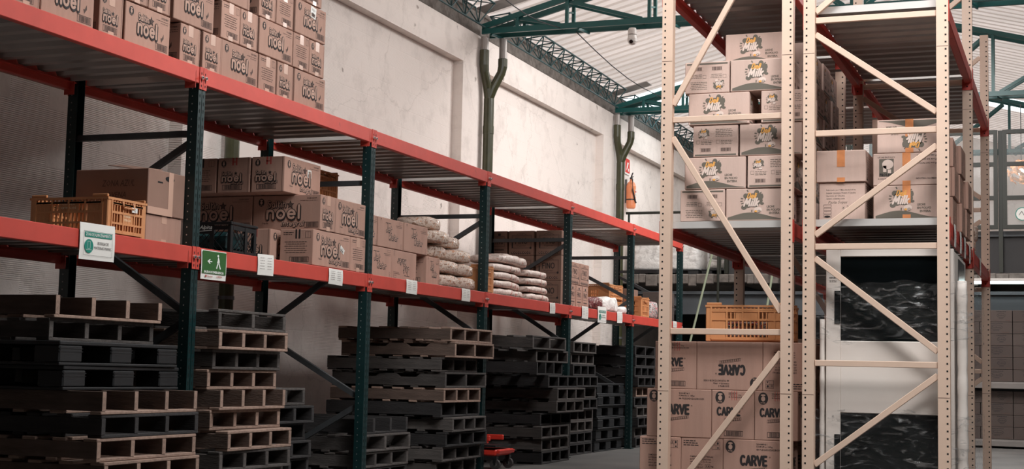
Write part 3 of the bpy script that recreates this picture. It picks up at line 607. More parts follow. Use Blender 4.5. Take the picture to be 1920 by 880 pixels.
mb = MB(); mb.box(-5.25, 4.5, 23.2, 23.24, 2.57, 3.2, 'dark_wall'); mb.box(-5.25, 4.5, 23.16, 23.2, 3.12, 3.2, 'steel_grey'); struct('wall_parapet', mb)

# ---------------------------------------------------------------- roof steel
def truss(y, label):
    root = empty('roof_truss', (0, y, 0)); zb = 5.15; hx = 2.15
    for dy in (-.13, .13):
        mb = MB(); mb.box(-6.92, hx, dy-.02, dy+.02, zb, zb+.07, 'truss_green'); mb.build('bottom_chord', root)
        mb = MB()
        for x0, x1 in ((-6.92, RX), (RX, hx)):
            mb.bar((x0, dy, roofz(x0)-.36), (x1, dy, roofz(x1)-.36), .04, .07, 'truss_green')
        mb.build('top_chord', root)
    nodes = [-6.45, -5.8, -4.75, -3.6, RX, -1.1, .05, 1.2]
    for i, x in enumerate(nodes):
        mb = MB()
        zt = roofz(x)-.39
        if zt-zb > .15:
            for dy in (-.13, .13): mb.bar((x, dy, zb+.07), (x, dy, zt), .04, .04, 'truss_green')
            k = zb+.2
            while k < zt-.05: mb.bar((x, -.13, k), (x, .13, k+.06), .02, .02, 'truss_green', (1, 0, 0)); k += .35
            mb.build('strut', root)
        mb = MB(); x2 = nodes[i+1] if i+1 < len(nodes) else hx-.1
        a, b_ = ((x, zt), (x2-.1, zb+.07)) if x < RX-.1 else ((x2-.1, roofz(x2)-.39), (x+.1, zb+.07))
        for dy in (-.1, .1): mb.bar((a[0], dy, a[1]), (b_[0], dy, b_[1]), .03, .045, 'truss_green')
        mb.build('diagonal', root)
    for k in range(8):
        mb = MB(); mb.bar((-6.8+k*1.15, -.13, zb-.01), (-6.74+k*1.15, .13, zb-.01), .03, .02, 'truss_green', (0, 0, 1)); mb.build('lacing_bar', root)
    return tag(root, label, 'roof truss', 'steel roof trusses')
truss(16.95, 'nearest dark green double-chord steel roof truss carrying the security camera')
truss(22.7, 'second teal steel roof truss, beside the bright translucent strip')
truss(28.4, 'farthest teal steel roof truss beyond the glazed partition')
def purlin(y0, y1, label, x=-6.84):
    root = empty('lattice_girder', (x, y0, 0)); Ln = y1-y0; n = max(2, round(Ln/.43)); st = Ln/n
    ch = []
    for k, (cx, cz) in enumerate(((-.13, 5.47), (.13, 5.50), (0, 5.21))):
        mb = MB(); mb.tube([(cx, 0, cz), (cx, Ln, cz)], .013, 'lattice_green', 6); mb.build('chord', root)
    mb = MB()
    for i in range(n):
        y = i*st
        for cx, cz in ((-.13, 5.47), (.13, 5.50)):
            mb.tube([(cx, y, cz), (0, y+st/2, 5.21)], .009, 'lattice_green', 5, False); mb.tube([(0, y+st/2, 5.21), (cx, y+st, cz)], .009, 'lattice_green', 5, False)
        mb.tube([(-.13, y, 5.47), (.13, y, 5.50)], .009, 'lattice_green', 5, False); mb.tube([(-.13, y, 5.47), (.13, y+st, 5.50)], .007, 'lattice_green', 5, False)
    mb.build('lacing', root); tag(root, label, 'girder', 'lattice girders along the eaves')
purlin(11.2, 16.7, 'lattice rod girder along the eaves nearest the camera')
purlin(17.2, 22.45, 'lattice rod girder along the eaves between the two nearer trusses')
purlin(22.95, 28.2, 'lattice rod girder along the eaves behind the second truss')
for i, y in enumerate((11.0, 16.95, 22.7)):
    root = empty('downpipe', (-6.86, y, 0))
    mb = MB(); mb.tube([(0, 0, .05), (0, 0, 4.35)], .065, 'pipe_olive', 16); mb.tube([(0, 0, 3.9), (0, 0, 4.0)], .07, 'pipe_olive', 16); mb.build('pipe', root, smooth=False)
    for dx, dy in ((-.035, -.10), (.15, .06)):
        mb = MB(); mb.tube([(0, 0, 4.36), (dx*.3, dy*.2, 4.48), (dx*.9, dy*.9, 4.68), (dx, dy, 4.76), (dx, dy, 4.95 if dx < 0 else 4.86)], [.062, .06, .056, .06, .06], 'pipe_olive', 14); mb.build('elbow', root)
        mb = MB(); mb.tube([(dx, dy, 4.955 if dx < 0 else 4.865), (dx, dy, 5.12)], .05, 'galvanised', 12); mb.build('spout', root)
    for z in (1.5, 3.2):
        mb = MB(); mb.lathe([(.072, 0), (.072, .03)], 'steel_grey', 16, (0, 0, z)); mb.build('clamp', root)
    tag(root, ('dark olive rain downpipe behind the nearest green rack bay', 'olive rain downpipe with forked top below the nearest roof truss', 'olive rain downpipe with forked top beside the extinguisher wall')[i], 'downpipe')
    mb = MB(); mb.obox((-6.7, y, 5.56), (.3, 0, .075), (0, .16, 0), (0, 0, .004), 'galvanised'); o = mb.build('roof_flashing'); tag(o, ('grey metal flashing sheet above the nearest downpipe', 'grey metal flashing sheet above the middle downpipe', 'grey metal flashing sheet above the far downpipe')[i], 'flashing')
def wire(name, pts, r, label, cat='cable', key='cable'):
    P_ = []
    for i in range(len(pts)-1):
        a, b_ = Vector(pts[i]), Vector(pts[i+1])
        for t in range(6): q = a.lerp(b_, t/6); q.z -= .12*math.sin(math.pi*t/6)*min(1, (b_-a).length/4); P_.append(q)
    P_.append(Vector(pts[-1])); mb = MB(); mb.tube(P_, r, key, 6); return tag(mb.build(name), label, cat)
wire('roof_cable', [(-5.7, 16.9, 5.12), (-6.05, 22.6, 5.33)], .007, 'thin black cable sagging from the near truss to the far one')
wire('roof_cable', [(-5.78, 14.2, 5.02), (-5.88, 16.78, 5.16)], .007, 'thin black cable dropping to the near truss from above')
# security camera
root = empty('security_camera', (-4.96, 16.82, 4.93)); root.scale = (.72, .72, .72)
mb = MB(); mb.lathe([(.075, .13), (.075, .2), (.06, .24)], 'dome_white', 20); mb.build('mount', root)
mb = MB(); mb.lathe([(.02, -.045), (.055, -.03), (.078, .01), (.082, .06), (.07, .12)], 'dome_white', 20); mb.build('housing', root)
mb = MB(); mb.tube([(0, -.05, .01), (.004, -.088, -.008)], .032, 'lens_black', 14); mb.build('lens', root)
tag(root, 'white dome security camera hanging under the nearest roof truss', 'camera')

# ---------------------------------------------------------------- racks
def holes_slot(mb, x, y0, z0, z1, nx, ax):
    pass
def green_post(xf, sgn, z1):
    "xf aisle-side face x, body runs sgn into depth; holes on the aisle face and on the -Y web"
    mb = MB(); x1 = xf-.075*sgn; a, b_ = min(xf, x1), max(xf, x1)
    mb.box(a, b_, -.039, -.036, 0, z1, 'green_post'); mb.box(a, b_, .036, .039, 0, z1, 'green_post')
    fx0, fx1 = (xf-.004, xf) if sgn > 0 else (xf, xf+.004)
    mb.box(fx0, fx1, -.036, -.003, 0, z1, 'green_post'); mb.box(fx0, fx1, .003, .036, 0, z1, 'green_post'); mb.box(fx0-.004*sgn, fx1-.004*sgn, -.003, .003, 0, z1, 'green_post')
    f = Face(mb, (xf, -.039, 0), (0, 1, 0), (0, 0, 1), (1, 0, 0), .078, z1)
    f2 = Face(mb, (a, -.039, 0), (1, 0, 0), (0, 0, 1), (0, -1, 0), .075, z1)
    z = .06
    while z < z1-.05:
        if sgn > 0:
            for y in (.019, .059): f.poly([(y-.006, z+.012), (y-.004, z-.008), (y+.004, z-.008), (y+.006, z+.012), (y, z+.018)], 'hole_slot')
        f2.disc(.03, z, .0045, .0045, 'bolt_steel' if sgn > 0 else 'galvanised', 1, 8); z += .05
    mb.box(a-.02, b_+.02, -.06, .06, 0, .008, 'green_post')
    return mb
def sq_post(z1, keyh='hole_dark'):
    mb = MB(); mb.box(-.04, .04, 0, .004, 0, z1, 'tan_paint'); mb.box(-.04, -.036, .004, .07, 0, z1, 'tan_paint'); mb.box(.036, .04, .004, .07, 0, z1, 'tan_paint')
    mb.box(-.036, -.02, .066, .07, 0, z1, 'tan_paint'); mb.box(.02, .036, .066, .07, 0, z1, 'tan_paint')
    return mb
def deck(mb, x0, x1, y0, y1, zt, key='galvanised', h=.036):
    p = .19; ys = []; y = y0
    while y < y1-.01:
        for a, q in ((0, 0), (.07, 0), (.095, -h), (.165, -h)):
            if y+a < y1: ys.append((y+a, q))
        y += p
    ys.append((y1, 0)); n = len(ys)
    mb.add([(x, yy, zt+q) for x in (x0, x1) for yy, q in ys], [(i, i+1, n+i+1, n+i) for i in range(n-1)], key)
    mb.add([(x, yy, zt+q-.003) for x in (x0, x1) for yy, q in ys], [(i, n+i, n+i+1, i+1) for i in range(n-1)], key)
    mb.box(x0, x1, y0-.004, y0, zt-.05, zt, 'flange_light'); mb.box(x0, x1, y1, y1+.004, zt-.05, zt, 'flange_light')

GY = [8.05+2.5*k for k in range(-3, 6)]; XF = -5.262; XB = -6.205
rack = empty('pallet_rack'); tag(rack, 'long green and red pallet rack standing along the left wall', 'pallet rack')
for k, y in enumerate(GY):
    ztop = 2.84
    o = green_post(XF, 1, ztop).build('post', rack, (0, y, 0)); green_post(XB-.075, -1, 2.85).build('post', rack, (0, y, 0))
    patA = (k-3) in (-1, 0, 2, 3)
    zs = [(2.38, 1.83), (1.83, 1.25), (1.22, .66), (.66, .12)] if patA else [(2.36, 1.88), (1.88, 1.24), (1.2, .69), (.66, .12)]
    fx, bx = XF-.035, XB-.03
    mb = MB(); mb.bar((fx-.0, 0, 2.42), (bx, 0, 2.42), .035, .04, 'brace_grey'); mb.build('horizontal_brace', rack, (0, y, 0))
    for i, (za, zb) in enumerate(zs):
        front = (i % 2 == 0) == patA
        p, q = ((fx, 0, za), (bx, 0, zb)) if front else ((bx, 0, za), (fx, 0, zb))
        mb = MB(); mb.bar(p, q, .034, .042, 'brace_grey'); mb.build('diagonal_brace', rack, (0, y, 0))
def red_beam(xf, sgn, y0, y1, zt, parent):
    mb = MB(); x1 = xf-.045*sgn; a, b_ = min(xf, x1), max(xf, x1)
    mb.box(a, b_, y0+.042, y1-.042, zt-.108, zt, 'red_paint', .004)
    i0, i1 = (x1-.022, x1) if sgn > 0 else (x1, x1+.022); mb.box(i0, i1, y0+.042, y1-.042, zt-.062, zt-.056, 'red_paint')
    beam = mb.build('beam', parent)
    for ya, yb, e in ((y0+.002, y0+.041, 1), (y1-.041, y1-.002, -1)):
        mb = MB(); px = xf+.003*sgn; pa, pb = (px-.006, px) if sgn > 0 else (px, px+.006)
        mb.box(pa, pb, ya, yb, zt-.1425, zt+.002, 'red_paint')
        if e == -1: mb.box(min(xf, xf-.08*sgn), max(xf, xf-.08*sgn), yb-.083, yb-.079, zt-.1425, zt-.03, 'red_paint')
        if sgn > 0:
            f = Face(mb, (px, ya, zt-.1425), (0, 1, 0), (0, 0, 1), (1, 0, 0), .039, .144)
            for z in (.02, .05, .062, .1): f.poly([(.015, z+.008), (.017, z-.006), (.023, z-.006), (.025, z+.008), (.02, z+.012)], 'hole_dark')
        mb.build('end_plate', beam)
        if sgn > 0:
            mb = MB(); yc = (ya+yb)/2; mb.tube([(px, yc, zt-.066), (px+.012, yc, zt-.066)], .012, 'bolt_steel', 10); mb.tube([(px+.012, yc, zt-.066), (px+.018, yc, zt-.066)], .006, 'steel_grey', 8); mb.build('bolt', beam)
for k in range(8):
    y0, y1 = GY[k], GY[k+1]
    for zt in (2.848, 1.685):
        red_beam(-5.258, 1, y0, y1, zt, rack)
        if k < 7 or zt > 2: red_beam(-6.28, -1, y0, y1, zt, rack)
        mb = MB(); deck(mb, -6.232, -5.31, y0+.09, y1-.09, zt-.004); mb.build('deck_sheet', rack)

def tan_rack(x0, x1, frames, ztop, levels, label, pat, nbays):
    root = empty('pallet_rack'); tag(root, label, 'pallet rack')
    for k, y in enumerate(frames):
        zt = ztop[k]
        for x, hx in ((x0, -.026), (x1, .026)):
            mb = sq_post(zt); f = Face(mb, (x*0-.04, 0, 0), (1, 0, 0), (0, 0, 1), (0, -1, 0), .08, zt)
            z = .05
            while z < zt-.03: f.rect(.04+(-.018 if x == x0 else .022)-.006, z-.006, .012, .012, 'hole_dark'); z += .05
            for zz in ((.82, 3.22)): f.rect(.002, zz, .076, .003, 'seam')
            mb.box(-.06, .06, -.01, .08, 0, .008, 'tan_paint')
            mb.build('post', root, (x, y, 0))
        for b_ in pat:
            kind, xa, za, xb, zb = b_
            X = (x0+.041, x1-.041); p = (X[xa], y+.035, za); q = (X[xb], y+.035, zb)
            if max(za, zb) > zt: continue
            if kind == 'h': p = (p[0]+.001, p[1], p[2]); q = (q[0]-.001, q[1], q[2])
            mb = MB(); mb.bar(p, q, .03, .042, 'tan_paint', (0, 1, 0), .003); mb.build('horizontal_brace' if kind == 'h' else 'diagonal_brace', root)
    for i in range(nbays):
        y0, y1 = frames[i], frames[i+1]
        for zt, h in levels:
            for xx, sg in ((x0, -1), (x1, 1)):
                mb = MB(); xo = xx+.03*sg; xi = xx-.022*sg; a, b_ = min(xo, xi), max(xo, xi)
                mb.box(a, b_, y0+.074, y1-.004, zt-h, zt, 'red_paint', .005); mb.box(min(xi, xi-.025*sg), max(xi, xi-.025*sg), y0+.08, y1-.01, zt-.047, zt-.041, 'red_paint'); bm_ = mb.build('beam', root)
                for ya in (y0+.006, y1-.055):
                    mb = MB(); px = xx+.041*sg; mb.box(min(px, px+.004*sg), max(px, px+.004*sg), ya, ya+.05, zt-h-.05, zt+.01, 'red_paint')
                    if ya > y0+1: mb.box(xx-.041, xx+.041, y1-.008, y1-.003, zt-h-.06, zt-h+.035, 'red_paint'); mb.tube([(xx, y1-.008, zt-h-.03), (xx, y1-.012, zt-h-.03)], .006, 'hole_dark', 8)
                    mb.build('end_plate', bm_)
            mb = MB(); deck(mb, x0+.03, x1-.03, y0+.08, y1-.02, zt+.012); mb.build('deck_sheet', root)
    return root
FY = [10.3+2.5*k for k in range(4)]; FB = FY[:3]
patA = [('h', 0, 2.79, 1, 2.79), ('h', 0, 1.25, 1, 1.25), ('d', 0, 2.9, 1, 4.32), ('d', 0, 2.66, 1, 1.39), ('d', 1, 1.11, 0, .06)]
patB = [('h', 0, 3.46, 1, 3.46), ('h', 0, 2.65, 1, 2.65), ('h', 0, 1.85, 1, 1.85), ('h', 0, 1.04, 1, 1.04), ('d', 0, 3.36, 1, 2.77), ('d', 1, 2.54, 0, 1.93), ('d', 0, 1.77, 1, 1.13), ('d', 1, .97, 0, .34), ('d', 0, 3.52, 1, 4.2)]
tan_rack(-2.769, -1.89, FY, [4.45, 3.6, 3.6, 3.6], [(2.035, .1), (3.78, .1)], 'beige steel pallet rack loaded with milk powder and canned meat cartons', patA, 3)
tan_rack(-1.737, -.83, FB, [4.45, 4.45, 4.42], [(2.035, .1), (3.555, .11)], 'beige steel pallet rack at right, framing the wrapped display fridge', patB, 2)

# ================================================================ GOODS: left rack, upper shelf
def stack(rows, kits, cat, group, where, x_front, zlist, look, jitter=.006, depth=None):
    for r_, row in enumerate(rows):
        n = len(row)
        for i, it in enumerate(row):
            kind, y0, y1 = it[:3]
            kit, d = kits[kind]; xc = x_front-d/2-rng.uniform(0, jitter)-(it[3] if len(it) > 3 else 0)
            lab = '%s, %s from right in the %s row %s' % (look[kind], ORD[n-1-i], ('bottom', 'second', 'third', 'top')[r_], where)
            kit.put((xc, (y0+y1)/2, zlist[r_]), rng.uniform(-.004, .004), lab, cat, group)
CW = Kit(carton(.232, .462, .254, 'kraft', pr_cracker_narrow, pr_cracker_wide, tape='tape_clear'))
CWl = Kit(carton(.232, .462, .254, 'kraft', pr_cracker_narrow, pr_cracker_wide, tape='tape_clear', label=(-.02, .165, .085, .085, -.12)))
CN = Kit(carton(.462, .226, .254, 'kraft', pr_cracker_wide, pr_cracker_narrow, tape='tape_clear', tape_axis='x'))
CI = Kit(carton(.462, .232, .254, 'kraft', pr_cracker_wide, pr_cracker_info, tape='tape_clear', tape_axis='x'))
CP = Kit(carton(.232, .462, .254, 'kraft', pr_plain, pr_plain))
kits = {'w': (CW, .232), 'l': (CWl, .232), 'n': (CN, .462), 'i': (CI, .462), 'p': (CP, .232)}
look = {'w': 'wide printed cracker carton', 'l': 'wide labelled cracker carton', 'n': 'narrow printed cracker carton', 'i': 'text-covered cracker carton', 'p': 'plain unprinted carton'}
rows = [[('n', 6.02, 6.246), ('w', 6.26, 6.722-.27+.01), ('l', 6.495, 6.957), ('n', 7.01, 7.236), ('w', 7.262, 7.724), ('n', 7.845, 8.071), ('n', 8.1, 8.326), ('w', 8.335, 8.797-.012), ('i', 8.81, 9.042), ('n', 9.062, 9.288), ('w', 9.315, 9.777)],
        [('w', 6.52, 6.982), ('n', 7.0, 7.226), ('n', 7.25, 7.476), ('n', 7.49, 7.716), ('w', 7.755, 8.217), ('i', 8.32, 8.552-.02), ('n', 8.555, 8.781-.012), ('w', 8.80, 9.262), ('i', 9.28, 9.512), ('n', 9.53, 9.756)],
        [('w', 7.2, 7.662), ('n', 7.68, 7.906), ('n', 7.92, 8.146), ('p', 8.2, 8.662), ('n', 8.79, 9.016-.0), ('i', 9.03, 9.262), ('l', 9.30, 9.762)],
        [('w', 8.0, 8.462), ('n', 8.6, 8.826), ('p', 8.95, 9.412), ('n', 9.46, 9.686)]]
rows[0][0] = ('w', 5.55, 6.012); rows[0][1] = ('n', 6.02, 6.246); rows[0].insert(2, ('n', 6.255, 6.481))
# keep neighbours apart by at least 4 mm
for row in rows:
    for i in range(1, len(row)):
        k, a, b_ = row[i]; pa = row[i-1][2]
        if a < pa+.004: row[i] = (k, pa+.004, pa+.004+(b_-a))
TOPZ = 2.852
stack(rows, kits, 'carton', 'cracker cartons stacked on the upper shelf', 'on the upper shelf', -5.30, [TOPZ, TOPZ+.262, TOPZ+.524, TOPZ+.786], look)

BK = Kit(carton(.46, .45, .254, 'kraft', pr_plain, None))  # mostly hidden cartons, added to block light falling behind the shelf
for r_ in range(4):
    for i in range(9):
        BK.put((-6.46, 5.9+.462*i, TOPZ+.262*r_), 0, 'added plain rear carton on the upper shelf, %s row, %s from left' % (('bottom', 'second', 'third', 'top')[r_], ORD[i]), 'carton', 'added rear cartons on the upper shelf')
# ---------------------------------------------------------------- left rack, lower shelf
LZ = 1.690
def one(mk, loc, label, cat, group=None, rz=0): return Kit(mk).put(loc, rz, label, cat, group)
# open brown carton with hand hole, standing on a plain one
def open_box():
    root = empty('cardboard_box'); w, d, h = .54, .40, .28
    mb = MB(); mb.obox((0, 0, h/2), (w/2, 0, 0), (0, d/2, 0), (0, 0, h/2), 'kraft_brown', .004)
    f = Face(mb, (w/2, -d/2, 0), (0, 1, 0), (0, 0, 1), (1, 0, 0), d, h)
    f.disc(.23, .235, .05, .018, 'hole_dark', 1, 14); f.rect(.1, .20, .055, .01, 'hole_dark')
    f = Face(mb, (-w/2, -d/2, 0), (1, 0, 0), (0, 0, 1), (0, -1, 0), w, h)
    f.text('ZONA AZUL', .2, .17, .24, .04, 'ink_soft', 1, 0, .2, 1); f.text('AVENA', .24, .10, .14, .035, 'ink_soft', 1, 0, .2, 1)
    mb.build('carton_body', root)
    mb = MB(); mb.obox((.05, -.03, h+.03), (-.15, 0, .02), (0, .08, .012), (0, 0, .002), 'kraft_brown'); mb.build('flap', root)
    mb = MB(); mb.box(w/2, w/2+.0012, .02, .07, 0, h, 'tape_clear'); mb.box(w/2, w/2+.0012, -.198, .02, 0, .045, 'tape_clear'); mb.build('packing_tape', root)
    return root
one(carton(.5, .385, .165, 'kraft', None, None, tape='tape_clear', tape_axis='x'), (-5.59, 7.805, LZ), 'flat plain carton under the large open box beside the orange crate', 'carton')
one(open_box, (-5.60, 7.805, LZ+.168), 'large brown open-topped box with a hand hole, beside the orange crate', 'box')

def crate(w, d, h, key, hand=True, txt=None, nslat=14, name='plastic_crate', band=.55, panel=True):
    "lattice plastic crate, w along X, d along Y"
    def mk():
        root = empty(name); t = .012
        mb = MB(); mb.box(-w/2+.012, w/2-.012, -d/2+.012, d/2-.012, 0, .012, key)
        for a, b_ in ((-1, -1), (1, -1), (1, 1), (-1, 1)):
            x, y = a*(w/2-.02), b_*(d/2-.02); mb.box(x-.02, x+.02, y-.02, y+.02, .0, h-.02, key, .005)
        mb.build('base', root)
        def wall(ln, u, n_, off, small):
            mb = MB(); c = Vector(n_)*off; U = Vector(u); Z = Vector((0, 0, 1)); Nn = Vector(n_)
            def el(p, q, z0, z1, th=t, o_=0): mb.obox(c+U*((p+q)/2)+Z*((z0+z1)/2)-Nn*(th/2-o_), U*((q-p)/2), Nn*th/2, Z*((z1-z0)/2), key)
            for z, hh in ((.012, .02), (h*.28, .012), (h*band, .014), (h*.78, .012), (h-.05, .012)): el(-ln/2+.04, ln/2-.04, z, z+hh, t*1.3, .003)
            k = max(4, round(ln/.034)); step = (ln-.08)/k
            for i in range(k+1):
                x = -ln/2+.04+i*step; big = i % 4 == 0
                el(x-(.006 if big else .0045), x+(.006 if big else .0045), .02, h-.0262, t*(1.4 if big else .8), .004 if big else 0)
            if panel:
                q = ln*.16 if small else ln*.13; el(-q, q, h*.30 if small else h*band, h*(band if small else .78), .006, -.001)
                if not small:
                    for s_ in (-1, 1): el(s_*(ln/2-.095)-.05, s_*(ln/2-.095)+.05, h*.02, h*.78, .006, -.001)
            if txt and panel:
                q = ln*.13; zz = h*.34 if small else h*.6
                f = Face(mb, c-U*q+Z*zz+Nn*.0012, U, Z, Nn, 2*q, .06)
                f.text(txt[0], q*.35, .035, q*1.3, .013, 'crate_print', 1, .01, 0, 1); f.text(txt[1], q*.25, .012, q*1.5, .013, 'crate_print', 1, .01, 0, 1)
            mb.build('slat_wall', root)
        wall(w, (1, 0, 0), (0, -1, 0), d/2, False); wall(w, (-1, 0, 0), (0, 1, 0), d/2, False)
        wall(d, (0, 1, 0), (1, 0, 0), w/2, True); wall(d, (0, -1, 0), (-1, 0, 0), w/2, True)
        mb = MB(); r_ = .018
        for y in (-d/2, d/2): mb.box(-w/2-.004, w/2+.004, y-.004 if y < 0 else y-r_, y+r_ if y < 0 else y+.004, h-.026, h-.012, key)
        for x in (-w/2, w/2): mb.box(x-.004 if x < 0 else x-r_, x+r_ if x < 0 else x+.004, -d/2+.019, d/2-.019, h-.026, h-.012, key)
        for a, b_ in ((-1, -1), (1, -1), (1, 1), (-1, 1)): mb.box(a*(w/2-.06)-.055, a*(w/2-.06)+.055, b_*(d/2-.008)-.008, b_*(d/2-.008)+.008, h-.011, h+.006, key, .003)
        mb.build('rim', root)
        if hand:
            for s_ in (-1, 1):
                mb = MB(); mb.tube([(s_*(w/2+.002), -d*.14, h-.03), (s_*(w/2+.012), -d*.13, h-.065), (s_*(w/2+.012), d*.13, h-.065), (s_*(w/2+.002), d*.14, h-.03)], .006, key, 6); mb.build('handle', root)
        return root
    return mk
def goods(w, d, h, key):
    mb = MB(); mb.obox((0, 0, h/2), (w/2, 0, 0), (0, d/2, 0), (0, 0, h/2), key, .03); return mb
cr_txt = Kit(crate(.56, .385, .235, 'crate_orange', txt=('CODEX', 'CITRICOS')))
o = cr_txt.put((-5.61, 7.405, LZ), 0, 'orange lattice crate with white lettering beside the large open box', 'crate')
mb = MB(); f = Face(mb, (.292, .03, .15), (0, 1, 0), (0, 0, 1), (1, 0, 0), .06, .03); f.rect(0, 0, .055, .03, 'label_white'); f.text('12', .02, .006, .018, .018, 'ink', 2, 0, 0, 1); mb.build('number_tag', o)

# black dairy crate with diagonal mesh
def black_crate():
    root = empty('plastic_crate'); w, d, h = .36, .335, .215; key = 'crate_black'
    mb = MB(); mb.box(-w/2+.01, w/2-.01, -d/2+.01, d/2-.01, 0, .01, key)
    for a, b_ in ((-1, -1), (1, -1), (1, 1), (-1, 1)): mb.box(a*w/2-(a > 0)*.03, a*w/2+(a < 0)*.03, b_*d/2-(b_ > 0)*.03, b_*d/2+(b_ < 0)*.03, 0, h-.02, key, .004)
    mb.build('base', root)
    for u, n_, ln, off in (((1, 0, 0), (0, -1, 0), w, d/2), ((0, 1, 0), (1, 0, 0), d, w/2)):
        mb = MB(); U = Vector(u); Nn = Vector(n_); Z = Vector((0, 0, 1))
        for i in range(-4, 9):
            for s_ in (-1, 1):
                p = -ln/2+.03+i*.045; pts = []
                lo, hi = .02, h-.05
                a0 = p; a1 = p+s_*(hi-lo)
                if min(a0, a1) > -ln/2+.02 and max(a0, a1) < ln/2-.02: mb.bar(Nn*(off-.006)+U*a0+Z*lo, Nn*(off-.006)+U*a1+Z*hi, .005, .005, key, n_)
        mb.obox(Nn*(off-.006)+Z*.012, U*(ln/2-.03), Nn*.006, Z*.01, key); mb.obox(Nn*(off-.006)+Z*(h-.04), U*(ln/2-.03), Nn*.006, Z*.014, key)
        mb.obox(Nn*(off-.004)+Z*.1+U*(ln*.08), U*.016, Nn*.006, Z*.09, key)
        if u[0]: mb.obox(Nn*(off-.002)+Z*.168-U*(ln*.08), U*.075, Nn*.003, Z*.035, key); f = Face(mb, Nn*(off+.0016)-U*(ln*.22-.0)+Z*.145, U, Z, Nn, .15, .05); f.text('Alpina', .01, .012, .1, .035, 'white_print', 1, .01, .35); f.line(.01, .006, .11, .012, .003, 'white_print')
        mb.build('mesh_wall', root)
    mb = MB()
    for y in (-d/2, d/2): mb.box(-w/2-.006, w/2+.006, y-.006 if y < 0 else y-.014, y+.014 if y < 0 else y+.006, h-.02, h, key, .003)
    for x in (-w/2, w/2): mb.box(x-.006 if x < 0 else x-.014, x+.014 if x < 0 else x+.006, -d/2+.015, d/2-.015, h-.02, h, key, .003)
    mb.build('rim', root); return root
Kit(black_crate).put((-5.51, 8.745, LZ), 0, 'black mesh dairy crate standing beside the emergency exit sign', 'crate')
g = goods(.28, .25, .14, 'crate_goods').build('packed_cartons', None, (-5.51, 8.745, LZ+.0115)); tag(g, 'dark teal cartons packed inside the black mesh crate', 'cartons', kind='stuff')

G2 = 'integral cracker cartons stacked on the lower shelf'
W3 = pr_cracker_wide; N3 = pr_cracker_narrow
iw = lambda f: pr_cracker_wide(f, True)
inr = lambda f: pr_cracker_narrow(f, True)
BX = Kit(carton(.28, .60, .267, 'kraft', pr_cracker_info, iw, label=(.12, .15, .075, .04, -.5)))
CX = Kit(carton(.58, .29, .267, 'kraft', iw, pr_cracker_info, tape='tape_clear', tape_axis='x'))
DX = Kit(carton(.58, .25, .267, 'kraft', iw, inr, tape='tape_clear', tape_axis='x'))
EX = Kit(carton(.28, .50, .267, 'kraft', inr, iw))
NX = Kit(carton(.28, .56, .267, 'kraft', inr, iw, label=(.07, .15, .06, .06, 0)))
BX.put((-5.42, 9.935, LZ), 0, 'bottom-row carton turned with its text end forward, under the long integral carton', 'carton', G2)
Kit(carton(.58, .255, .267, 'kraft', iw, pr_cracker_info, tape='tape_clear', tape_axis='x')).put((-5.57, 10.37, LZ), 0, 'narrow text-covered carton in the bottom row beside the second green post', 'carton', G2)
NX.put((-5.74, 9.84, LZ), 0, 'set-back carton of the bottom row behind the black mesh crate', 'carton', G2)
DX.put((-5.565, 9.85, LZ+.271), 0, 'long carton showing a big white printed word, middle row of the integral stack', 'carton', G2)
EX.put((-5.42, 10.23, LZ+.271), 0, 'middle-row carton at the right end of the integral stack, wide side out', 'carton', G2)
DX.put((-6.155, 9.85, LZ+.271), 0, 'dim long carton behind the black mesh crate, middle row', 'carton', G2)
o = NX.put((-5.63, 9.82, LZ+.542), 0, 'top-row integral carton facing the aisle with a small white label', 'carton', G2)
NX.put((-5.925, 9.82, LZ+.542), 0, 'second top-row integral carton from the right, printed end forward', 'carton', G2)
Kit(carton(.28, .56, .267, 'kraft', pr_cracker_info, None)).put((-6.22, 9.82, LZ+.542), 0, 'leftmost top-row carton, half hidden by the nearest green post', 'carton', G2)
# boxes behind carrying a crate
PB = Kit(carton(.46, .60, .33, 'kraft', pr_plain, pr_plain))
PB.put((-6.18, 10.97, LZ), 0, 'plain lower carton under the orange crate at the back of the shelf', 'carton', 'plain cartons at the back of the lower shelf')
PB.put((-6.18, 10.97, LZ+.334), 0, 'plain upper carton under the orange crate at the back of the shelf', 'carton', 'plain cartons at the back of the lower shelf')
CR = Kit(crate(.42, .56, .25, 'crate_orange'))
CR.put((-6.15, 10.97, LZ+.669), 0, 'orange lattice crate on plain cartons above the integral cracker stack', 'crate')
mb = MB()
JX = Kit(carton(.40, .485, .245, 'kraft', pr_plain, pr_wafer)); JN = Kit(carton(.485, .29, .245, 'kraft', pr_cracker_info, pr_wafer)); JS = Kit(carton(.40, .225, .245, 'kraft', pr_plain, pr_wafer)); JF = Kit(carton(.40, .485, .245, 'kraft', pr_plain, pr_wafer, flip=True))
G3 = 'wafer cartons on the lower shelf'
JX.put((-5.55, 10.86+.03, LZ), 0, 'wafer carton in the bottom row beside the second green post', 'carton', G3)
JF.put((-5.55, 11.382, LZ), 0, 'upside-down wafer carton in the middle of the bottom row', 'carton', G3)
JN.put((-5.59, 11.98, LZ), 0, 'narrow wafer carton at the right of the bottom row beside the snack bundles', 'carton', G3)
JS.put((-5.55, 10.725, LZ+.25), 0, 'partly hidden wafer carton in the top row beside the second green post', 'carton', G3)
JX.put((-5.55, 11.10, LZ+.25), 0, 'middle wafer carton of the top row', 'carton', G3)
JX.put((-5.55, 11.605, LZ+.25), 0, 'rightmost wafer carton of the top row beside the snack bundles', 'carton', G3)

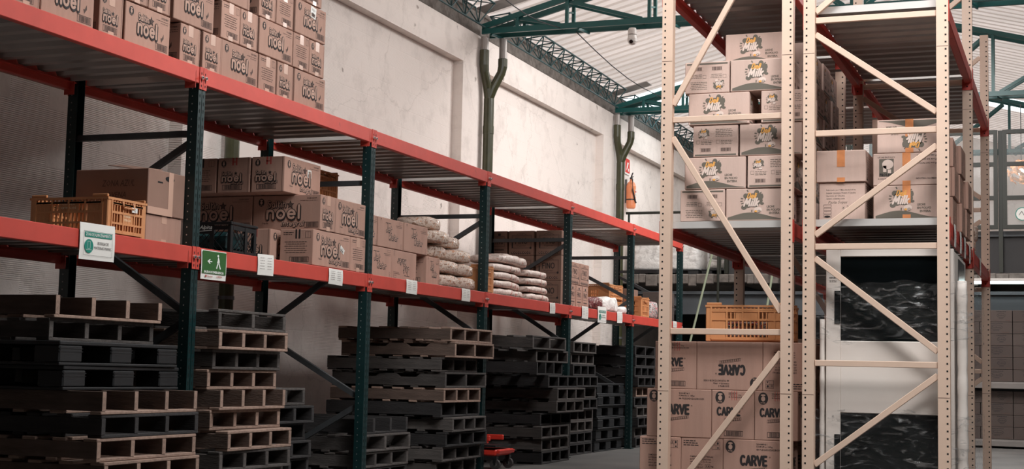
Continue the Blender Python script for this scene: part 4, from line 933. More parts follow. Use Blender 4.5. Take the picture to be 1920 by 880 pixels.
# ---------------------------------------------------------------- soft goods
def blob(name, L_, Wd, H_, key, seed, ribs=0, sag=.35, nu=30, nv=18, wr=.012, tip=.5, ridge=.05):
    "soft bag: long axis Y, flat underneath, squared cross section, wrinkles"
    mb = MB(); rr = random.Random(seed); off = Vector((rr.uniform(0, 50), rr.uniform(0, 50), 0)); vs = []; fs = []
    for i in range(nu+1):
        t = -1+2*i/nu; e = (1-abs(t)**3.2)**tip if abs(t) < 1 else 0
        e = max(e, .02)
        rb = 1+(ridge*abs(math.cos(ribs*math.pi*(t+1)/2)) if ribs else 0)
        for j in range(nv):
            a = 2*math.pi*j/nv; ca, sa = math.cos(a), math.sin(a); s_ = .36
            x = math.copysign(abs(ca)**(s_*1.1), ca); z = math.copysign(abs(sa)**s_, sa)
            if z < 0: z *= .92
            p = Vector((x*Wd/2*e*rb, t*L_/2, z*H_/2*e*rb))
            n_ = noise.noise(Vector((p.x*9, p.y*7, p.z*9))+off)+.5*noise.noise(Vector((p.x*26, p.y*20, p.z*26))+off)
            p += Vector((x, 0, z if z > 0 else 0)).normalized()*n_*wr*2 if (x or z) else Vector((0, 0, 0))
            p.z += -sag*H_*.25*t*t
            vs.append(p)
    for i in range(nu):
        for j in range(nv):
            k = (j+1) % nv; fs.append((i*nv+j, i*nv+k, (i+1)*nv+k, (i+1)*nv+j))
    fs.append(tuple(range(nv))[::-1]); fs.append(tuple(nu*nv+j for j in range(nv)))
    zmin = min(v.z for v in vs); vs = [v-Vector((0, 0, zmin)) for v in vs]
    mb.add(vs, fs, key); return mb
def bag(name, x, y, z, L_, Wd, H_, key, seed, label, cat, group, ribs=0, rz=0, **k):
    return tag(blob(name, L_, Wd, H_, key, seed, ribs, **k).build(name, None, (x, y, z), smooth=True, rot=(0, 0, rz)), label, cat, group)
G4 = 'clear-wrapped snack bundles on the lower shelf'
SN = [(-5.50, 12.36, LZ, .40, 'left front bundle of the bottom layer'), (-5.50, 12.80, LZ, .42, 'right front bundle of the bottom layer'),
      (-5.50, 12.37, LZ+.128, .42, 'large pale bundle at the left of the second layer'), (-5.51, 12.79, LZ+.128, .36, 'dark-ended bundle at the right of the second layer'),
      (-5.56, 12.24, LZ+.256, .36, 'left bundle of the third layer'), (-5.52, 12.70, LZ+.250, .44, 'big ribbed bundle at the right of the third layer'),
      (-5.50, 12.16, LZ+.384, .40, 'left bundle of the fourth layer'), (-5.60, 12.62, LZ+.378, .42, 'right ribbed bundle of the fourth layer'),
      (-5.60, 12.20, LZ+.512, .40, 'topmost bundle of the heap')]
for i, (x, y, z, l, t) in enumerate(SN):
    bag('snack_bundle', x, y, z, l, .30, .106, 'film_snack', 20+i, 'clear-wrapped snack bundle, '+t, 'snack bundle', G4, 7, rng.uniform(-.06, .06), wr=.003, tip=.2, sag=.0, ridge=.16)
CR3 = Kit(crate(.50, .32, .265, 'crate_orange'))
CR3.put((-5.59, 13.27, LZ), 0, 'orange crate squeezed between the third green post and the white sacks', 'crate')
G5 = 'white printed sacks heaped on the lower shelf'
SK = []
for l in range(4):
    z = LZ+l*.083
    SK += [(-5.56, 13.92, z, .94-.03*l, 'left'), (-5.54, 14.80-.02*l, z, .72-.03*l, 'right')]
for i, (x, y, z, l, t) in enumerate(SK):
    bag('flour_sack', x, y, z, l, .42, .077, 'film_sack', 50+i, 'white printed sack, %s side of the %s layer in the heap' % (t, ('bottom', 'second', 'third', 'upper')[i//2]), 'sack', G5, 0, rng.uniform(-.05, .05), wr=.006, tip=.22, sag=.25)
bag('flour_sack', -5.56, 14.12, LZ+.336, .95, .42, .10, 'film_sack', 70, 'white printed sack lying on top of the heap', 'sack', G5, 0, .03, wr=.01, tip=.25, sag=.4)

FX = Kit(carton(.305, .30, .28, 'kraft_brown', pr_fino, pr_fino_side)); FY_ = Kit(carton(.305, .14, .28, 'kraft_brown', pr_fino, None)); FS = Kit(carton(.19, .30, .28, 'kraft_brown', pr_fino_side, None))
G6 = 'vegetable fat cartons behind the white sacks'
for r_ in range(3):
    for c_, x in enumerate((-6.155, -5.885, -5.553)):
        kit, y = (FS, 15.775) if c_ == 0 else ((FX, 15.775) if c_ == 1 or r_ == 2 else (FY_, 15.695))
        kit.put((x, y, LZ+r_*.283), 0, 'brown framed-print carton, %s row, %s column, behind the white sacks' % (('bottom', 'middle', 'top')[r_], ('left', 'middle', 'right')[c_]), 'carton', G6)
KX = Kit(carton(.285, .34, .252, 'kraft', pr_fino, pr_fino)); KS = Kit(carton(.34, .215, .252, 'kraft', pr_fino, pr_fino_side))
G7 = 'vegetable fat cartons beside the fourth green post'
for i, (y, t) in enumerate(((15.90, 'left'), (16.13, 'middle'), (16.36, 'right'))): KS.put((-5.52, y, LZ), 0, 'narrow framed-print carton, %s one of the bottom row beside the fourth green post' % t, 'carton', G7)
for i, (y, t) in enumerate(((15.96, 'left'), (16.31, 'right'))): KX.put((-5.49, y, LZ+.256), 0, 'framed-print carton, %s one of the top row beside the fourth green post' % t, 'carton', G7)
bag('meat_roll', -5.45, 16.78, LZ, .5, .26, .15, 'film_meat', 81, 'dark red wrapped bundle behind the small teal zone sign', 'bundle', None, 4, wr=.006, tip=.25, ridge=.08)
bag('plastic_bag', -5.45, 17.38, LZ, .68, .28, .19, 'film_white', 82, 'crinkled clear-white plastic bag on the shelf in front of the crates', 'plastic bag', None, wr=.014, tip=.6)
bag('plastic_bag', -5.42, 17.84, LZ, .24, .24, .09, 'film_white', 83, 'small flat plastic bag end beside the fifth green post', 'plastic bag', None, wr=.008)
C4 = Kit(crate(.40, .60, .20, 'crate_orange', nslat=10)); C5 = Kit(crate(.40, .56, .345, 'crate_orange'))
C5.put((-6.02, 17.45, LZ), 0, 'tall orange crate at the back of the shelf behind the plastic bags', 'crate')
C4.put((-5.80+.0, 18.42, LZ), 0, 'low orange crate behind the fifth green post', 'crate')
Kit(crate(.24, .385, .27, 'crate_orange', nslat=8)).put((-5.47, 18.94, LZ), 0, 'upright orange crate with cells, just past the fifth green post', 'crate')
C4.put((-5.80, 18.42, LZ+.21), 0, 'second low orange crate stacked behind the fifth green post', 'crate')
bag('plastic_bag', -5.45, 19.34, LZ, .36, .26, .25, 'film_colour', 85, 'bag of colourful wrappers between the orange crate and the beige post', 'plastic bag', None, wr=.012)
one(carton(.58, .40, .40, 'kraft_brown', None, None), (-5.92, 19.35, LZ), 'big dull brown carton behind the colourful bag', 'carton')
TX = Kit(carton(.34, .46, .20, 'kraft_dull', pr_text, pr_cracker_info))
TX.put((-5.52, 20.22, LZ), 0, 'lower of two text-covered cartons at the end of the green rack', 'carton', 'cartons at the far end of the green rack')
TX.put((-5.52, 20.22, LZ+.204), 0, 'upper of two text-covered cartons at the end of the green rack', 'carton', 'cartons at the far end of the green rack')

# ---------------------------------------------------------------- signs and papers on the lower beam
def sheet(y0, z1, w, h, label, cat='paper', rot=0, draw=None, name='paper_sheet', x=-5.2525, lead=.0):
    mb = MB(); n = 4
    for i in range(n):       # slightly bowed sheet
        za, zb = z1-h*i/n, z1-h*(i+1)/n; xa, xb = x+.004*math.sin(3.1*i/n), x+.004*math.sin(3.1*(i+1)/n)
        mb.add([(xa, 0, za-z1), (xa, w, za-z1), (xb, w, zb-z1), (xb, 0, zb-z1), (xa-.0012, 0, za-z1), (xa-.0012, w, za-z1), (xb-.0012, w, zb-z1), (xb-.0012, 0, zb-z1)], [(0, 3, 2, 1), (4, 5, 6, 7), (0, 4, 7, 3), (1, 2, 6, 5)], 'label_white')
    f = Face(mb, (x+.0052, 0, -h), (0, 1, 0), (0, 0, 1), (1, 0, 0), w, h)
    if draw: draw(f)
    else:
        for i in range(5): f.words(w*.12, h*(.82-.13*i), w*.3, .0022, 'ink_soft', i); f.words(w*.58, h*(.82-.13*i), w*.28, .0022, 'ink_soft', i+3)
    return tag(mb.build(name, None, (0, y0, z1), rot=(rot, 0, 0)), label, cat, 'paper sheets taped on the lower beam' if cat == 'paper' else None)
pap = [(8.805, 1.704, .215, .145, 'paper sheet on the red beam right of the emergency exit sign'), (9.845, 1.682, .225, .118, 'paper sheet on the beam below the integral cracker stack'), (11.225, 1.69, .215, .118, 'paper sheet on the beam below the wafer cartons'), (12.425, 1.688, .20, .115, 'paper sheet on the beam below the snack bundles'), (14.85, 1.68, .17, .115, 'narrow paper sheet on the beam below the white sacks'), (15.95, 1.70, .23, .14, 'paper sheet on the beam below the narrow framed-print cartons'), (17.33, 1.70, .22, .14, 'paper sheet on the beam right of the small teal zone sign'), (20.02, 1.69, .2, .09, 'small paper sheet at the far end of the green rack beam')]
for y, z, w, h, t in pap: sheet(y, z, w, h, t, rot=rng.uniform(-.02, .03))
def zone(f):
    W_, H_ = f.W, f.H; f.frame(W_*.1, H_*.12, W_*.82, H_*.66, .0015, 'ink'); f.rect(W_*.13, H_*.62, W_*.77, H_*.14, 'sign_teal')
    f.text('ZONA DE ALMACENAMIENTO', W_*.155, H_*.65, W_*.72, H_*.085, 'white_print', 2, .008, 0, 1)
    f.disc(W_*.25, H_*.37, W_*.125, H_*.19, 'sign_teal', 1, 28); f.frame(W_*.21, H_*.3, W_*.075, H_*.2, .0015, 'white_print', 2); f.line(W_*.16, H_*.27, W_*.33, H_*.27, .0015, 'white_print', 2)
    f.text('BODEGA DE', W_*.5, H_*.43, W_*.31, H_*.08, 'ink', 1, 0, 0, 2); f.text('MATERIAS PRIMAS', W_*.40, H_*.30, W_*.49, H_*.08, 'ink', 1, 0, 0, 2)
sheet(6.86, 1.725, .325, .21, 'white and teal storage zone sign on the beam in front of the orange crate', 'sign', .01, zone, 'zone_sign')
sheet(16.545, 1.725, .335, .19, 'small narrow-looking white and teal zone sign at the far end of the beam', 'sign', .01, zone, 'zone_sign')
def exit_(f):
    W_, H_ = f.W, f.H; f.rect(W_*.03, H_*.2, W_*.94, H_*.77, 'sign_green')
    f.text('SALIDA DE EMERGENCIA', W_*.1, H_*.225, W_*.78, H_*.075, 'white_print', 2, .03, 0, 1)
    f.poly([(W_*.22, H_*.62), (W_*.32, H_*.71), (W_*.34, H_*.68), (W_*.29, H_*.635), (W_*.41, H_*.635), (W_*.41, H_*.6), (W_*.29, H_*.6), (W_*.34, H_*.56), (W_*.32, H_*.53)], 'white_print', 2)
    f.disc(W_*.64, H_*.84, W_*.035, H_*.04, 'white_print', 2, 14); f.poly([(W_*.635, H_*.79), (W_*.665, H_*.79), (W_*.70, H_*.68), (W_*.705, H_*.60), (W_*.63, H_*.57), (W_*.60, H_*.60), (W_*.625, H_*.68)], 'white_print', 2)
    f.line(W_*.645, H_*.60, W_*.59, H_*.40, .011, 'white_print', 2); f.line(W_*.67, H_*.60, W_*.745, H_*.39, .011, 'white_print', 2)
    f.text('Pastas', W_*.24, H_*.09, W_*.2, H_*.05, 'ink_red', 2, .02, 0, 1); f.disc(W_*.18, H_*.115, W_*.03, H_*.04, 'ink_red', 2, 10); f.text('LA BUENA', W_*.6, H_*.1, W_*.22, H_*.05, 'ink_red', 2, .03, 0, 1)
sheet(8.105, 1.675, .30, .19, 'green emergency exit sign with walking figure and arrow', 'sign', .005, exit_, 'exit_sign')

# ================================================================ PALLETS
def pallet(key, L_=1.12, W_=.96, n=4, top=True, notch=False, h=.128, nb=6):
    "stringers run along X, boards along Y"
    def mk():
        root = empty('wooden_pallet'); rr = random.Random(hash((key, L_, n, top, notch)) % 999 if False else int(L_*100)+n*7+top*3+notch)
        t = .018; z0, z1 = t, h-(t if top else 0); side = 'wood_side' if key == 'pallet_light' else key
        for i in range(n):
            y = -W_/2+.018+(W_-.036)*i/(n-1); mb = MB()
            if notch and i in (0, n-1):
                pts = [(-L_/2, z0), (L_/2, z0), (L_/2, z1), (L_/2-.24, z1), (L_/2-.28, z1-.03), (L_/2-.44, z1-.03), (L_/2-.48, z1), (-L_/2+.48, z1), (-L_/2+.44, z1-.03), (-L_/2+.28, z1-.03), (-L_/2+.24, z1), (-L_/2, z1)]
                m_ = len(pts); vs = [(a, yy, b_) for yy in (-.018, .018) for a, b_ in pts]
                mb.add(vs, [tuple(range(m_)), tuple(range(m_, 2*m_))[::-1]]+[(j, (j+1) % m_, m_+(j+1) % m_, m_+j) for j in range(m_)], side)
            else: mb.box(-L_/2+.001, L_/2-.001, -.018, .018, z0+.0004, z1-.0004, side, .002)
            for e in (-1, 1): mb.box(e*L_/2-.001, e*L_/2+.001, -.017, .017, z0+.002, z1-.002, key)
            mb.build('stringer', root, (0, y, 0), rot=(0, 0, rr.uniform(-.006, .006)))
        for lvl in ((0, 1) if top else (0,)):
            za = 0 if lvl == 0 else h-t; m_ = nb if lvl else nb-1
            for i in range(m_):
                bw = .092 if rr.random() < .7 else .075; x = -L_/2+bw/2+(L_-bw)*i/(m_-1); mb = MB()
                mb.box(-bw/2, bw/2, -W_/2, W_/2, 0, t, key, .003); mb.build('deck_board', root, (x, rr.uniform(-.006, .006), za))
        return root
    return mk
def plastic_pallet(L_=1.15, W_=1.12, h=.135):
    def mk():
        root = empty('plastic_pallet'); key = 'pallet_plastic'
        mb = MB(); mb.box(-L_/2, L_/2, -W_/2, W_/2, h-.022, h, key, .004); mb.build('top_deck', root)
        for x in (-L_/2+.09, 0, L_/2-.09):
            for y in (-W_/2+.10, 0, W_/2-.10):
                mb = MB(); mb.box(x-.088, x+.088, y-.10, y+.10, .016, h-.0225, key, .008)
                for z in (.075, .092): mb.box(x-.0895, x+.0895, y-.1012, y+.1012, z, z+.003, key)
                mb.build('foot_block', root)
        for y in (-W_/2+.08, 0, W_/2-.08):
            mb = MB(); mb.box(-L_/2+.101, L_/2-.101, y-.075, y+.075, 0, .0155, key, .003); mb.build('skid', root)
        for x in (-L_/2+.05, L_/2-.05):
            mb = MB(); mb.box(x-.05, x+.05, -W_/2, W_/2, 0, .0155, key, .003); mb.build('skid', root)
        return root
    return mk
PK = {'L4q': Kit(pallet('pallet_light', W_=.86, top=False)), 'L4': Kit(pallet('pallet_light')), 'L4o': Kit(pallet('pallet_light', top=False)), 'L3': Kit(pallet('pallet_light', n=3, notch=True, h=.14)), 'G4': Kit(pallet('pallet_grey')), 'G4o': Kit(pallet('pallet_grey', top=False)),
      'G3': Kit(pallet('pallet_grey', n=3, h=.14)), 'D4': Kit(pallet('pallet_dark')), 'D4o': Kit(pallet('pallet_dark', top=False)), 'D3': Kit(pallet('pallet_dark', n=3, h=.135)), 'P': Kit(plastic_pallet()), 'Dn': Kit(pallet('pallet_grey', n=3, notch=True, h=.14)),
      'L4s': Kit(pallet('pallet_light', W_=.86)), 'G4s': Kit(pallet('pallet_grey', W_=.86)), 'D4s': Kit(pallet('pallet_dark', W_=.84)), 'G3s': Kit(pallet('pallet_grey', n=3, W_=.86))}
PH = {'L3': .14, 'G3': .14, 'D3': .135, 'P': .135, 'Dn': .14}; PW = {'P': 1.12, 'L4s': .86, 'L4q': .86, 'G4s': .86, 'D4s': .84, 'G3s': .86}
LOOKP = {'L': 'light brown wooden pallet', 'G': 'weathered grey wooden pallet', 'D': 'dark wooden pallet', 'P': 'dark grey plastic pallet'}
def pstack(items, where, group, z=0):
    "items bottom-up: kind, front x, near y, yaw"
    n = len(items)
    for i, it in enumerate(items):
        k, xf, yn, rz = it; L_ = 1.15 if k == 'P' else 1.12; w = PW.get(k, .96)
        lk = LOOKP[k[0]]+(' lacking deck' if k[-1] in 'oq' else '')+(', notched' if k in ('L3', 'Dn') else '')
        PK[k].put((xf-L_/2, yn+w/2, z), rz, '%s, %s from top %s' % (lk, ORD[n-1-i] if n-1-i else 'topmost one', where) if n-1-i else '%s on top %s' % (lk, where), 'pallet', group)
        z += PH.get(k, .128)+.0015
    return z
pstack([('G4', -5.0, 6.80, .01), ('L4', -5.02, 6.80, -.02), ('L4', -4.98, 6.80, .012), ('L4', -5.0, 6.78, -.01), ('D4', -5.0, 6.80, 0), ('L4o', -5.0, 6.78, .015), ('P', -5.22, 6.74, .0), ('P', -5.21, 6.70, -.012), ('G4', -5.34, 6.78, -.03), ('L4o', -5.30, 6.80, -.05)], 'of the leftmost stack', 'pallets in the nearest stack')
pstack([(('G4', 'D4', 'L4')[i % 3], -5.05, 4.45+.02*(i % 3), 0) for i in range(9)], 'of the unseen stack', 'added pallets beside the camera')  # out-of-view stack, added to block light from the near end
pstack([('D4s', -5.12, 8.13, 0), ('G4s', -5.10, 8.13, .02), ('G4s', -5.05, 8.13, -.03), ('L4s', -5.04, 8.13, .03), ('L4s', -5.14, 8.13, -.02), ('L4q', -5.10, 8.13, .02), ('L4s', -5.18, 8.13, -.01), ('G4s', -5.16, 8.14, .0), ('L4s', -5.10, 8.13, -.015), ('G3s', -5.12, 8.13, .0)], 'in the stack after the first post', 'pallets in the second stack')
pstack([('D4s', -5.44, 9.10, 0), ('D4s', -5.42, 9.10, .01), ('D4s', -5.40, 9.09, -.01), ('D4s', -5.46, 9.10, .01), ('D4s', -5.39, 9.10, -.012), ('G4s', -5.47, 9.08, .01)], 'of the dim stack before the second post', 'pallets in the low stack before the second post')
pstack([('D4', -5.37, 10.63, 0), ('G4', -5.36, 10.63, .0), ('G3', -5.345, 10.63, -.01), ('D4o', -5.38, 10.64, -.01)], 'of the low stack behind the second post', 'pallets in the low stack behind the second post')
pstack([('G4', -5.28, 11.98, .01), ('G4', -5.22, 11.95, .02), ('D4', -5.18, 11.98, -.01), ('G4s', -5.16, 12.02, .03), ('D4o', -5.24, 11.95, .02), ('L4s', -5.20, 11.95, .0), ('Dn', -5.20, 11.98, -.005), ('G4s', -5.24, 11.95, .0), ('L3', -5.14, 12.02, .01), ('L4', -5.16, 12.0, -.02)], 'of the stack before the third post', 'pallets in the fourth stack')
pstack([('D4', -5.1, 14.20, .03), ('G4', -5.1, 14.18, .03), ('G4', -5.08, 14.12, .03), ('D4', -5.12, 14.26, -.01), ('G4', -5.02, 14.42, .02), ('G4', -5.02, 14.46, .01), ('D4', -5.06, 14.30, .0), ('D4o', -5.10, 13.95, .06), ('G4', -5.12, 14.12, -.02), ('G3', -5.1, 13.98, -.03)], 'of the stack before the fourth post', 'pallets in the fifth stack')
pstack([('D4s', -5.36, 15.90, .0), ('D4s', -5.36, 15.90, .0), ('G4s', -5.36, 15.90, .0), ('G4s', -5.36, 15.90, .0), ('D4s', -5.30, 15.90, .0), ('G3s', -5.33, 15.90, .0), ('D4s', -5.30, 15.90, .0), ('D4s', -5.33, 15.90, .0), ('G4s', -5.36, 15.90, .0), ('G4s', -5.33, 15.90, .0)], 'of the stack after the fourth post', 'pallets in the sixth stack')
pstack([('P', -5.36, 16.85, .0)]+[('P', -5.34+.02*(i % 2), 16.85, .004*(i % 3-1)) for i in range(5)], 'of the stack before the fifth post', 'plastic pallets in the seventh stack')
pstack([('D4', -5.28, 18.32, 0), ('G4', -5.30, 18.32, .0), ('D4', -5.26, 18.3, .02), ('G4', -5.28, 18.35, 0), ('D4', -5.3, 18.3, .0), ('L4', -5.3, 18.35, .01), ('D4', -5.26, 18.32, 0), ('D4', -5.3, 18.3, 0), ('D3', -5.3, 18.34, 0), ('D3', -5.3, 18.32, 0)], 'of the stack past the fifth post', 'pallets in the farthest stack')

# red plastic dolly under the rack
root = empty('hand_dolly', (-5.285, 13.37, 0))
mb = MB(); mb.box(-.3, .12, -.22, .2, .13, .19, 'dolly_red', .02); mb.bar((.12, 0, .175), (.15, 0, .165), .4, .03, 'dolly_red'); mb.build('platform', root)
mb = MB()
mb.box(-.3, .06, -.25, -.21, .27, .32, 'dolly_red', .006)
for i in range(7): mb.box(-.29+i*.05, -.26+i*.05, -.25, -.21, .25, .272, 'dolly_red')
mb.box(-.3, .06, .1, .14, .27, .32, 'dolly_red', .006); mb.box(-.3, -.26, -.21, .1, .28, .32, 'dolly_red')
mb.build('guard', root)
for x, y in ((-.24, -.18), (.1, -.18), (-.24, .16), (.1, .16)):
    mb = MB(); mb.tube([(x, y-.018, .05), (x, y+.018, .05)], .05, 'rubber', 18); mb.tube([(x, y-.02, .05), (x, y+.02, .05)], .02, 'bolt_steel', 10); mb.box(x-.02, x+.02, y-.026, y+.026, .1, .128, 'black_metal'); mb.box(x-.012, x+.012, y-.027, y-.022, .04, .11, 'black_metal'); mb.build('caster', root)
mb = MB()
for y in (-.2, .15): mb.box(-.28, -.25, y-.015, y+.015, .19, .27, 'dolly_red')
mb.box(-.3, .12, -.24, .18, .215, .232, 'black_metal'); mb.build('upright', root)
tag(root, 'red plastic dolly on black casters standing under the rack by the third green post', 'dolly')

# ================================================================ GOODS: beige racks
G8 = 'milk powder cartons on the middle shelf of the left beige rack'
MH = .232
MW = Kit(carton(.45, .33, MH, 'kraft_pale', pr_milk_wide, pr_milk_narrow)); MN = Kit(carton(.33, .45, MH, 'kraft_pale', pr_milk_narrow, pr_milk_wide)); MNf = Kit(carton(.33, .45, MH, 'kraft_pale', pr_milk_narrow, pr_milk_wide, flip=True))
mz = [2.052+i*(MH+.004) for i in range(6)]
front = [[('f', -2.69), ('w', -2.352)], [('w', -2.66), ('n', -2.195)], [('n', -2.60), ('w', -2.255)], [('w', -2.635), ('n', -2.10)], [('f', -2.665), ('w', -2.325)], [('w', -2.405)]]
RN = ('bottom', 'second', 'third', 'fourth', 'fifth', 'top')
for r_, row in enumerate(front):
    for i, (k, x) in enumerate(row):
        kit, w, d = {'w': (MW, .45, .33), 'n': (MN, .33, .45), 'f': (MNf, .33, .45)}[k]
        kit.put((x+w/2, (10.60 if r_ == 5 else 10.42)+rng.uniform(0, .01)+d/2, mz[r_]), rng.uniform(-.006, .006), '%s milk powder carton at the front, %s of the %s row' % ({'w': 'wide splash-printed', 'n': 'narrow text-printed', 'f': 'upside-down narrow'}[k], ('left one', 'right one')[i] if len(row) > 1 else 'only one', RN[r_]), 'carton', G8)
G9 = 'milk powder cartons stacked deeper in the left beige rack'
for r_ in range(6):
    y = 10.95 if r_ % 2 == 0 else 10.93; i = 0
    if r_ == 5: y = 11.0
    while y < 12.35:
        wide = (i+r_) % 2 == 0; kit, w, d = (MN, .33, .45) if wide else (MW, .45, .33)
        xr = -1.865+(.0 if wide else .015)*1-.01*((i*3+r_) % 3)
        kit.put((xr-w/2, y+d/2, mz[r_]), rng.uniform(-.008, .008), '%s milk powder carton, %s back from the front in the %s row' % ('wide' if wide else 'narrow', ORD[i], RN[r_]), 'carton', G9)
        y += d+.006; i += 1
# orange crate on the canned meat cartons
CRB = Kit(crate(.60, .40, .275, 'crate_orange')); CRB.put((-2.215, 10.72, 1.186), 0, 'orange lattice crate standing on the canned meat cartons', 'crate')
g = goods(.5, .31, .13, 'film_colour').build('packed_packets', None, (-2.215, 10.72, 1.1995)); tag(g, 'printed packets filling the crate on the canned meat cartons', 'packets', kind='stuff')
G10 = 'canned meat cartons stacked on the floor of the left beige rack'
CHh = .343; cz = [.1475+i*(CHh+.0015) for i in range(3)]
VW = Kit(carton(.475, .31, CHh, 'kraft', pr_carve_wide, pr_carve_narrow)); VWf = Kit(carton(.475, .31, CHh, 'kraft', pr_carve_wide, pr_carve_narrow, flip=True)); VN = Kit(carton(.305, .475, CHh, 'kraft', pr_carve_narrow, pr_carve_wide)); VI = Kit(carton(.305, .475, CHh, 'kraft', pr_carve_info, pr_carve_wide)); VIf = Kit(carton(.305, .475, CHh, 'kraft', pr_carve_info, pr_carve_wide, flip=True))
K = {'w': (VW, .475, .31, 'wide canned meat carton'), 'x': (VWf, .475, .31, 'upside-down wide canned meat carton'), 'n': (VN, .305, .475, 'narrow canned meat carton'), 'i': (VI, .305, .475, 'text-covered canned meat carton'), 'y': (VIf, .305, .475, 'upside-down text-covered canned meat carton')}
for r_, row in enumerate([[('i', -2.965), ('i', -2.658), ('w', -2.35)], [('w', -2.915), ('n', -2.437), ('n', -2.128)], [('n', -2.858), ('x', -2.55), ('y', -2.071)]]):
    for i, (k, x) in enumerate(row):
        kit, w, d, lk = K[k]; kit.put((x+w/2, 10.395+d/2+rng.uniform(0, .006), cz[r_]), rng.uniform(-.003, .003), '%s, %s in the %s row' % (lk, ('left', 'middle', 'right')[i], ('bottom', 'middle', 'top')[r_]), 'carton', G10)
for r_ in range(3):
    for i in range(3):
        kit, w, d, lk = K['i' if (r_+i) % 2 else 'n']; kit.put((-2.8+.42*i+(.02 if r_ == 1 else 0)+.015, 11.14, cz[r_]), 0, 'canned meat carton behind the front ones, %s place in the %s row' % (('left', 'middle', 'right')[i], ('bottom', 'middle', 'top')[r_]), 'carton', 'canned meat cartons behind the front row')
PK['L4'].put((-2.37, 10.95, .004), R(90), 'wooden pallet on the floor carrying the canned meat cartons', 'pallet', None)
CRD = Kit(crate(.40, .30, .20, 'crate_orange', nslat=8)); CRD.put((-1.98, 11.6, 1.186-.0), 0, 'small orange crate behind the orange crate on the canned meat cartons', 'crate') if False else None

G11 = 'cartons on the middle shelf of the right beige rack'
bz = 2.052
one(carton(.32, .45, .268, 'kraft_pale', pr_text, pr_cracker_info), (-1.535, 10.72, bz), 'pale text-covered carton with handwriting at the left of the shelf', 'carton', G11)
one(carton(.345, .42, .226, 'kraft_pale', None, pr_text, tape='tape_orange', tape_w=.055), (-1.54, 10.69, bz+.271), 'plain pale carton with orange tape on top of the handwritten one', 'carton', G11)
M1 = Kit(carton(.45, .50, .236, 'kraft_pale', pr_milk_wide, pr_milk_narrow, tape='tape_orange')); M2 = Kit(carton(.455, .50, .226, 'kraft_pale', pr_powder, pr_text, tape='tape_orange')); M3 = Kit(carton(.44, .50, .236, 'kraft_pale', pr_milk_wide, pr_milk_narrow, flip=True, tape='tape_orange'))
M1.put((-1.09, 10.74, bz), 0, 'splash-printed milk carton at the bottom of the right pile', 'carton', G11)
M2.put((-1.09, 10.74, bz+.239), 0, 'carton with a dark square emblem in the middle of the right pile', 'carton', G11)
M3.put((-1.07, 10.74, bz+.468), 0, 'upside-down milk carton with orange tape on top of the right pile', 'carton', G11)
SB = Kit(carton(.36, .40, .215, 'kraft', pr_plain, pr_text))
for c_, y in enumerate((11.24, 11.66, 12.08)):
    for r_ in range(3):
        if c_ == 2 and r_ == 2: continue
        SB.put((-1.0+.02*c_+.012*((r_+c_) % 2), y, bz+r_*.219), rng.uniform(-.02, .02), 'printed carton in the side of the right pile, %s column back, %s row' % (ORD[c_], ('bottom', 'middle', 'top')[r_]), 'carton', 'cartons deeper on the right beige shelf')
for i in range(6):
    bag('snack_bundle', -1.02+.03*(i % 2), 13.3+.48*(i % 3), bz+.175*(i//3), .42, .30, .155, 'film_snack', 120+i, 'wrapped snack bundle in the second bay of the right beige rack, %s layer, %s back' % (('lower', 'upper')[i//3], ORD[i % 3]), 'snack bundle', 'snack bundles in the right beige rack', 5, wr=.008, tip=.3, sag=.1)
# paper sheets hanging on the right-hand beam
for y, t in ((10.75, 'nearest'), (11.3, 'second'), (11.75, 'third'), (12.3, 'fourth'), (13.7, 'farthest')):
    sheet(y, 2.04, .15, .16, '%s of the white papers hanging on the right beige rack beam' % t, rot=.03, x=-.792, name='paper_sheet')

# wrapped display fridge
fx0, fx1, fy0, fy1, fz = -1.64, -.775, 10.46, 11.62, 1.84
root = empty('display_fridge', ((fx0+fx1)/2, fy0, 0)); ox, oy = -(fx0+fx1)/2, -fy0
mb = MB(); mb.box(fx0+ox, fx1+ox, .05, fy1-fy0, .06, fz, 'fridge_white', .015); mb.build('cabinet', root)
mb = MB(); d0, d1 = fx0+ox+.1, fx1+ox-.1
mb.box(fx0+ox, d0, .0, .049, .06, fz, 'fridge_white', .004); mb.box(d1, fx1+ox, .0, .049, .06, fz, 'fridge_white', .004); mb.box(d0, d1, 0, .049, fz-.05, fz, 'fridge_white', .004); mb.box(d0, d1, 0, .049, .70, 1.20, 'fridge_white', .004); mb.box(d0, d1, 0, .049, .06, .12, 'fridge_white', .004)
mb.build('door_frame', root)
for za, zb, nm in ((1.2, fz-.05, 'upper'), (.12, .70, 'lower')):
    mb = MB(); mb.box(d0, d1, .02, .048, za+.001, zb-.001, 'fridge_glass'); mb.build('glass_panel', root)
mb = MB()
for za, zb in ((1.32, 1.55), (.3, .55)): mb.box(d0-.04, d0+.001, -.006, -.001, za, zb, 'fridge_glass')
mb.build('hinge_recess', root)
mb = MB()
for za, zb in ((1.45, 1.8), (.3, .6)): mb.box(fx1+ox, fx1+ox+.004, .4, 1.0, za, zb, 'fridge_glass')
mb.build('side_window', root)
mb = MB(); f = Face(mb, (fx0+ox+.02, -.0005, 1.6), (1, 0, 0), (0, 0, 1), (0, -1, 0), .08, .06); f.text('REFRIMSG', .005, .035, .055, .012, 'ink', 1, .01, 0, 1); f.words(.005, .022, .05, .003, 'ink'); f.words(.005, .012, .05, .003, 'ink', 4); mb.build('maker_print', root)
mb = MB()
for x in (fx0+ox+.08, fx1+ox-.08):
    for y in (.1, 1.0): mb.tube([(x, y, 0), (x, y, .06)], .025, 'rubber', 10)
mb.build('foot', root)
tag(root, 'tall white display fridge with dark glass panels behind the right beige frame', 'fridge')
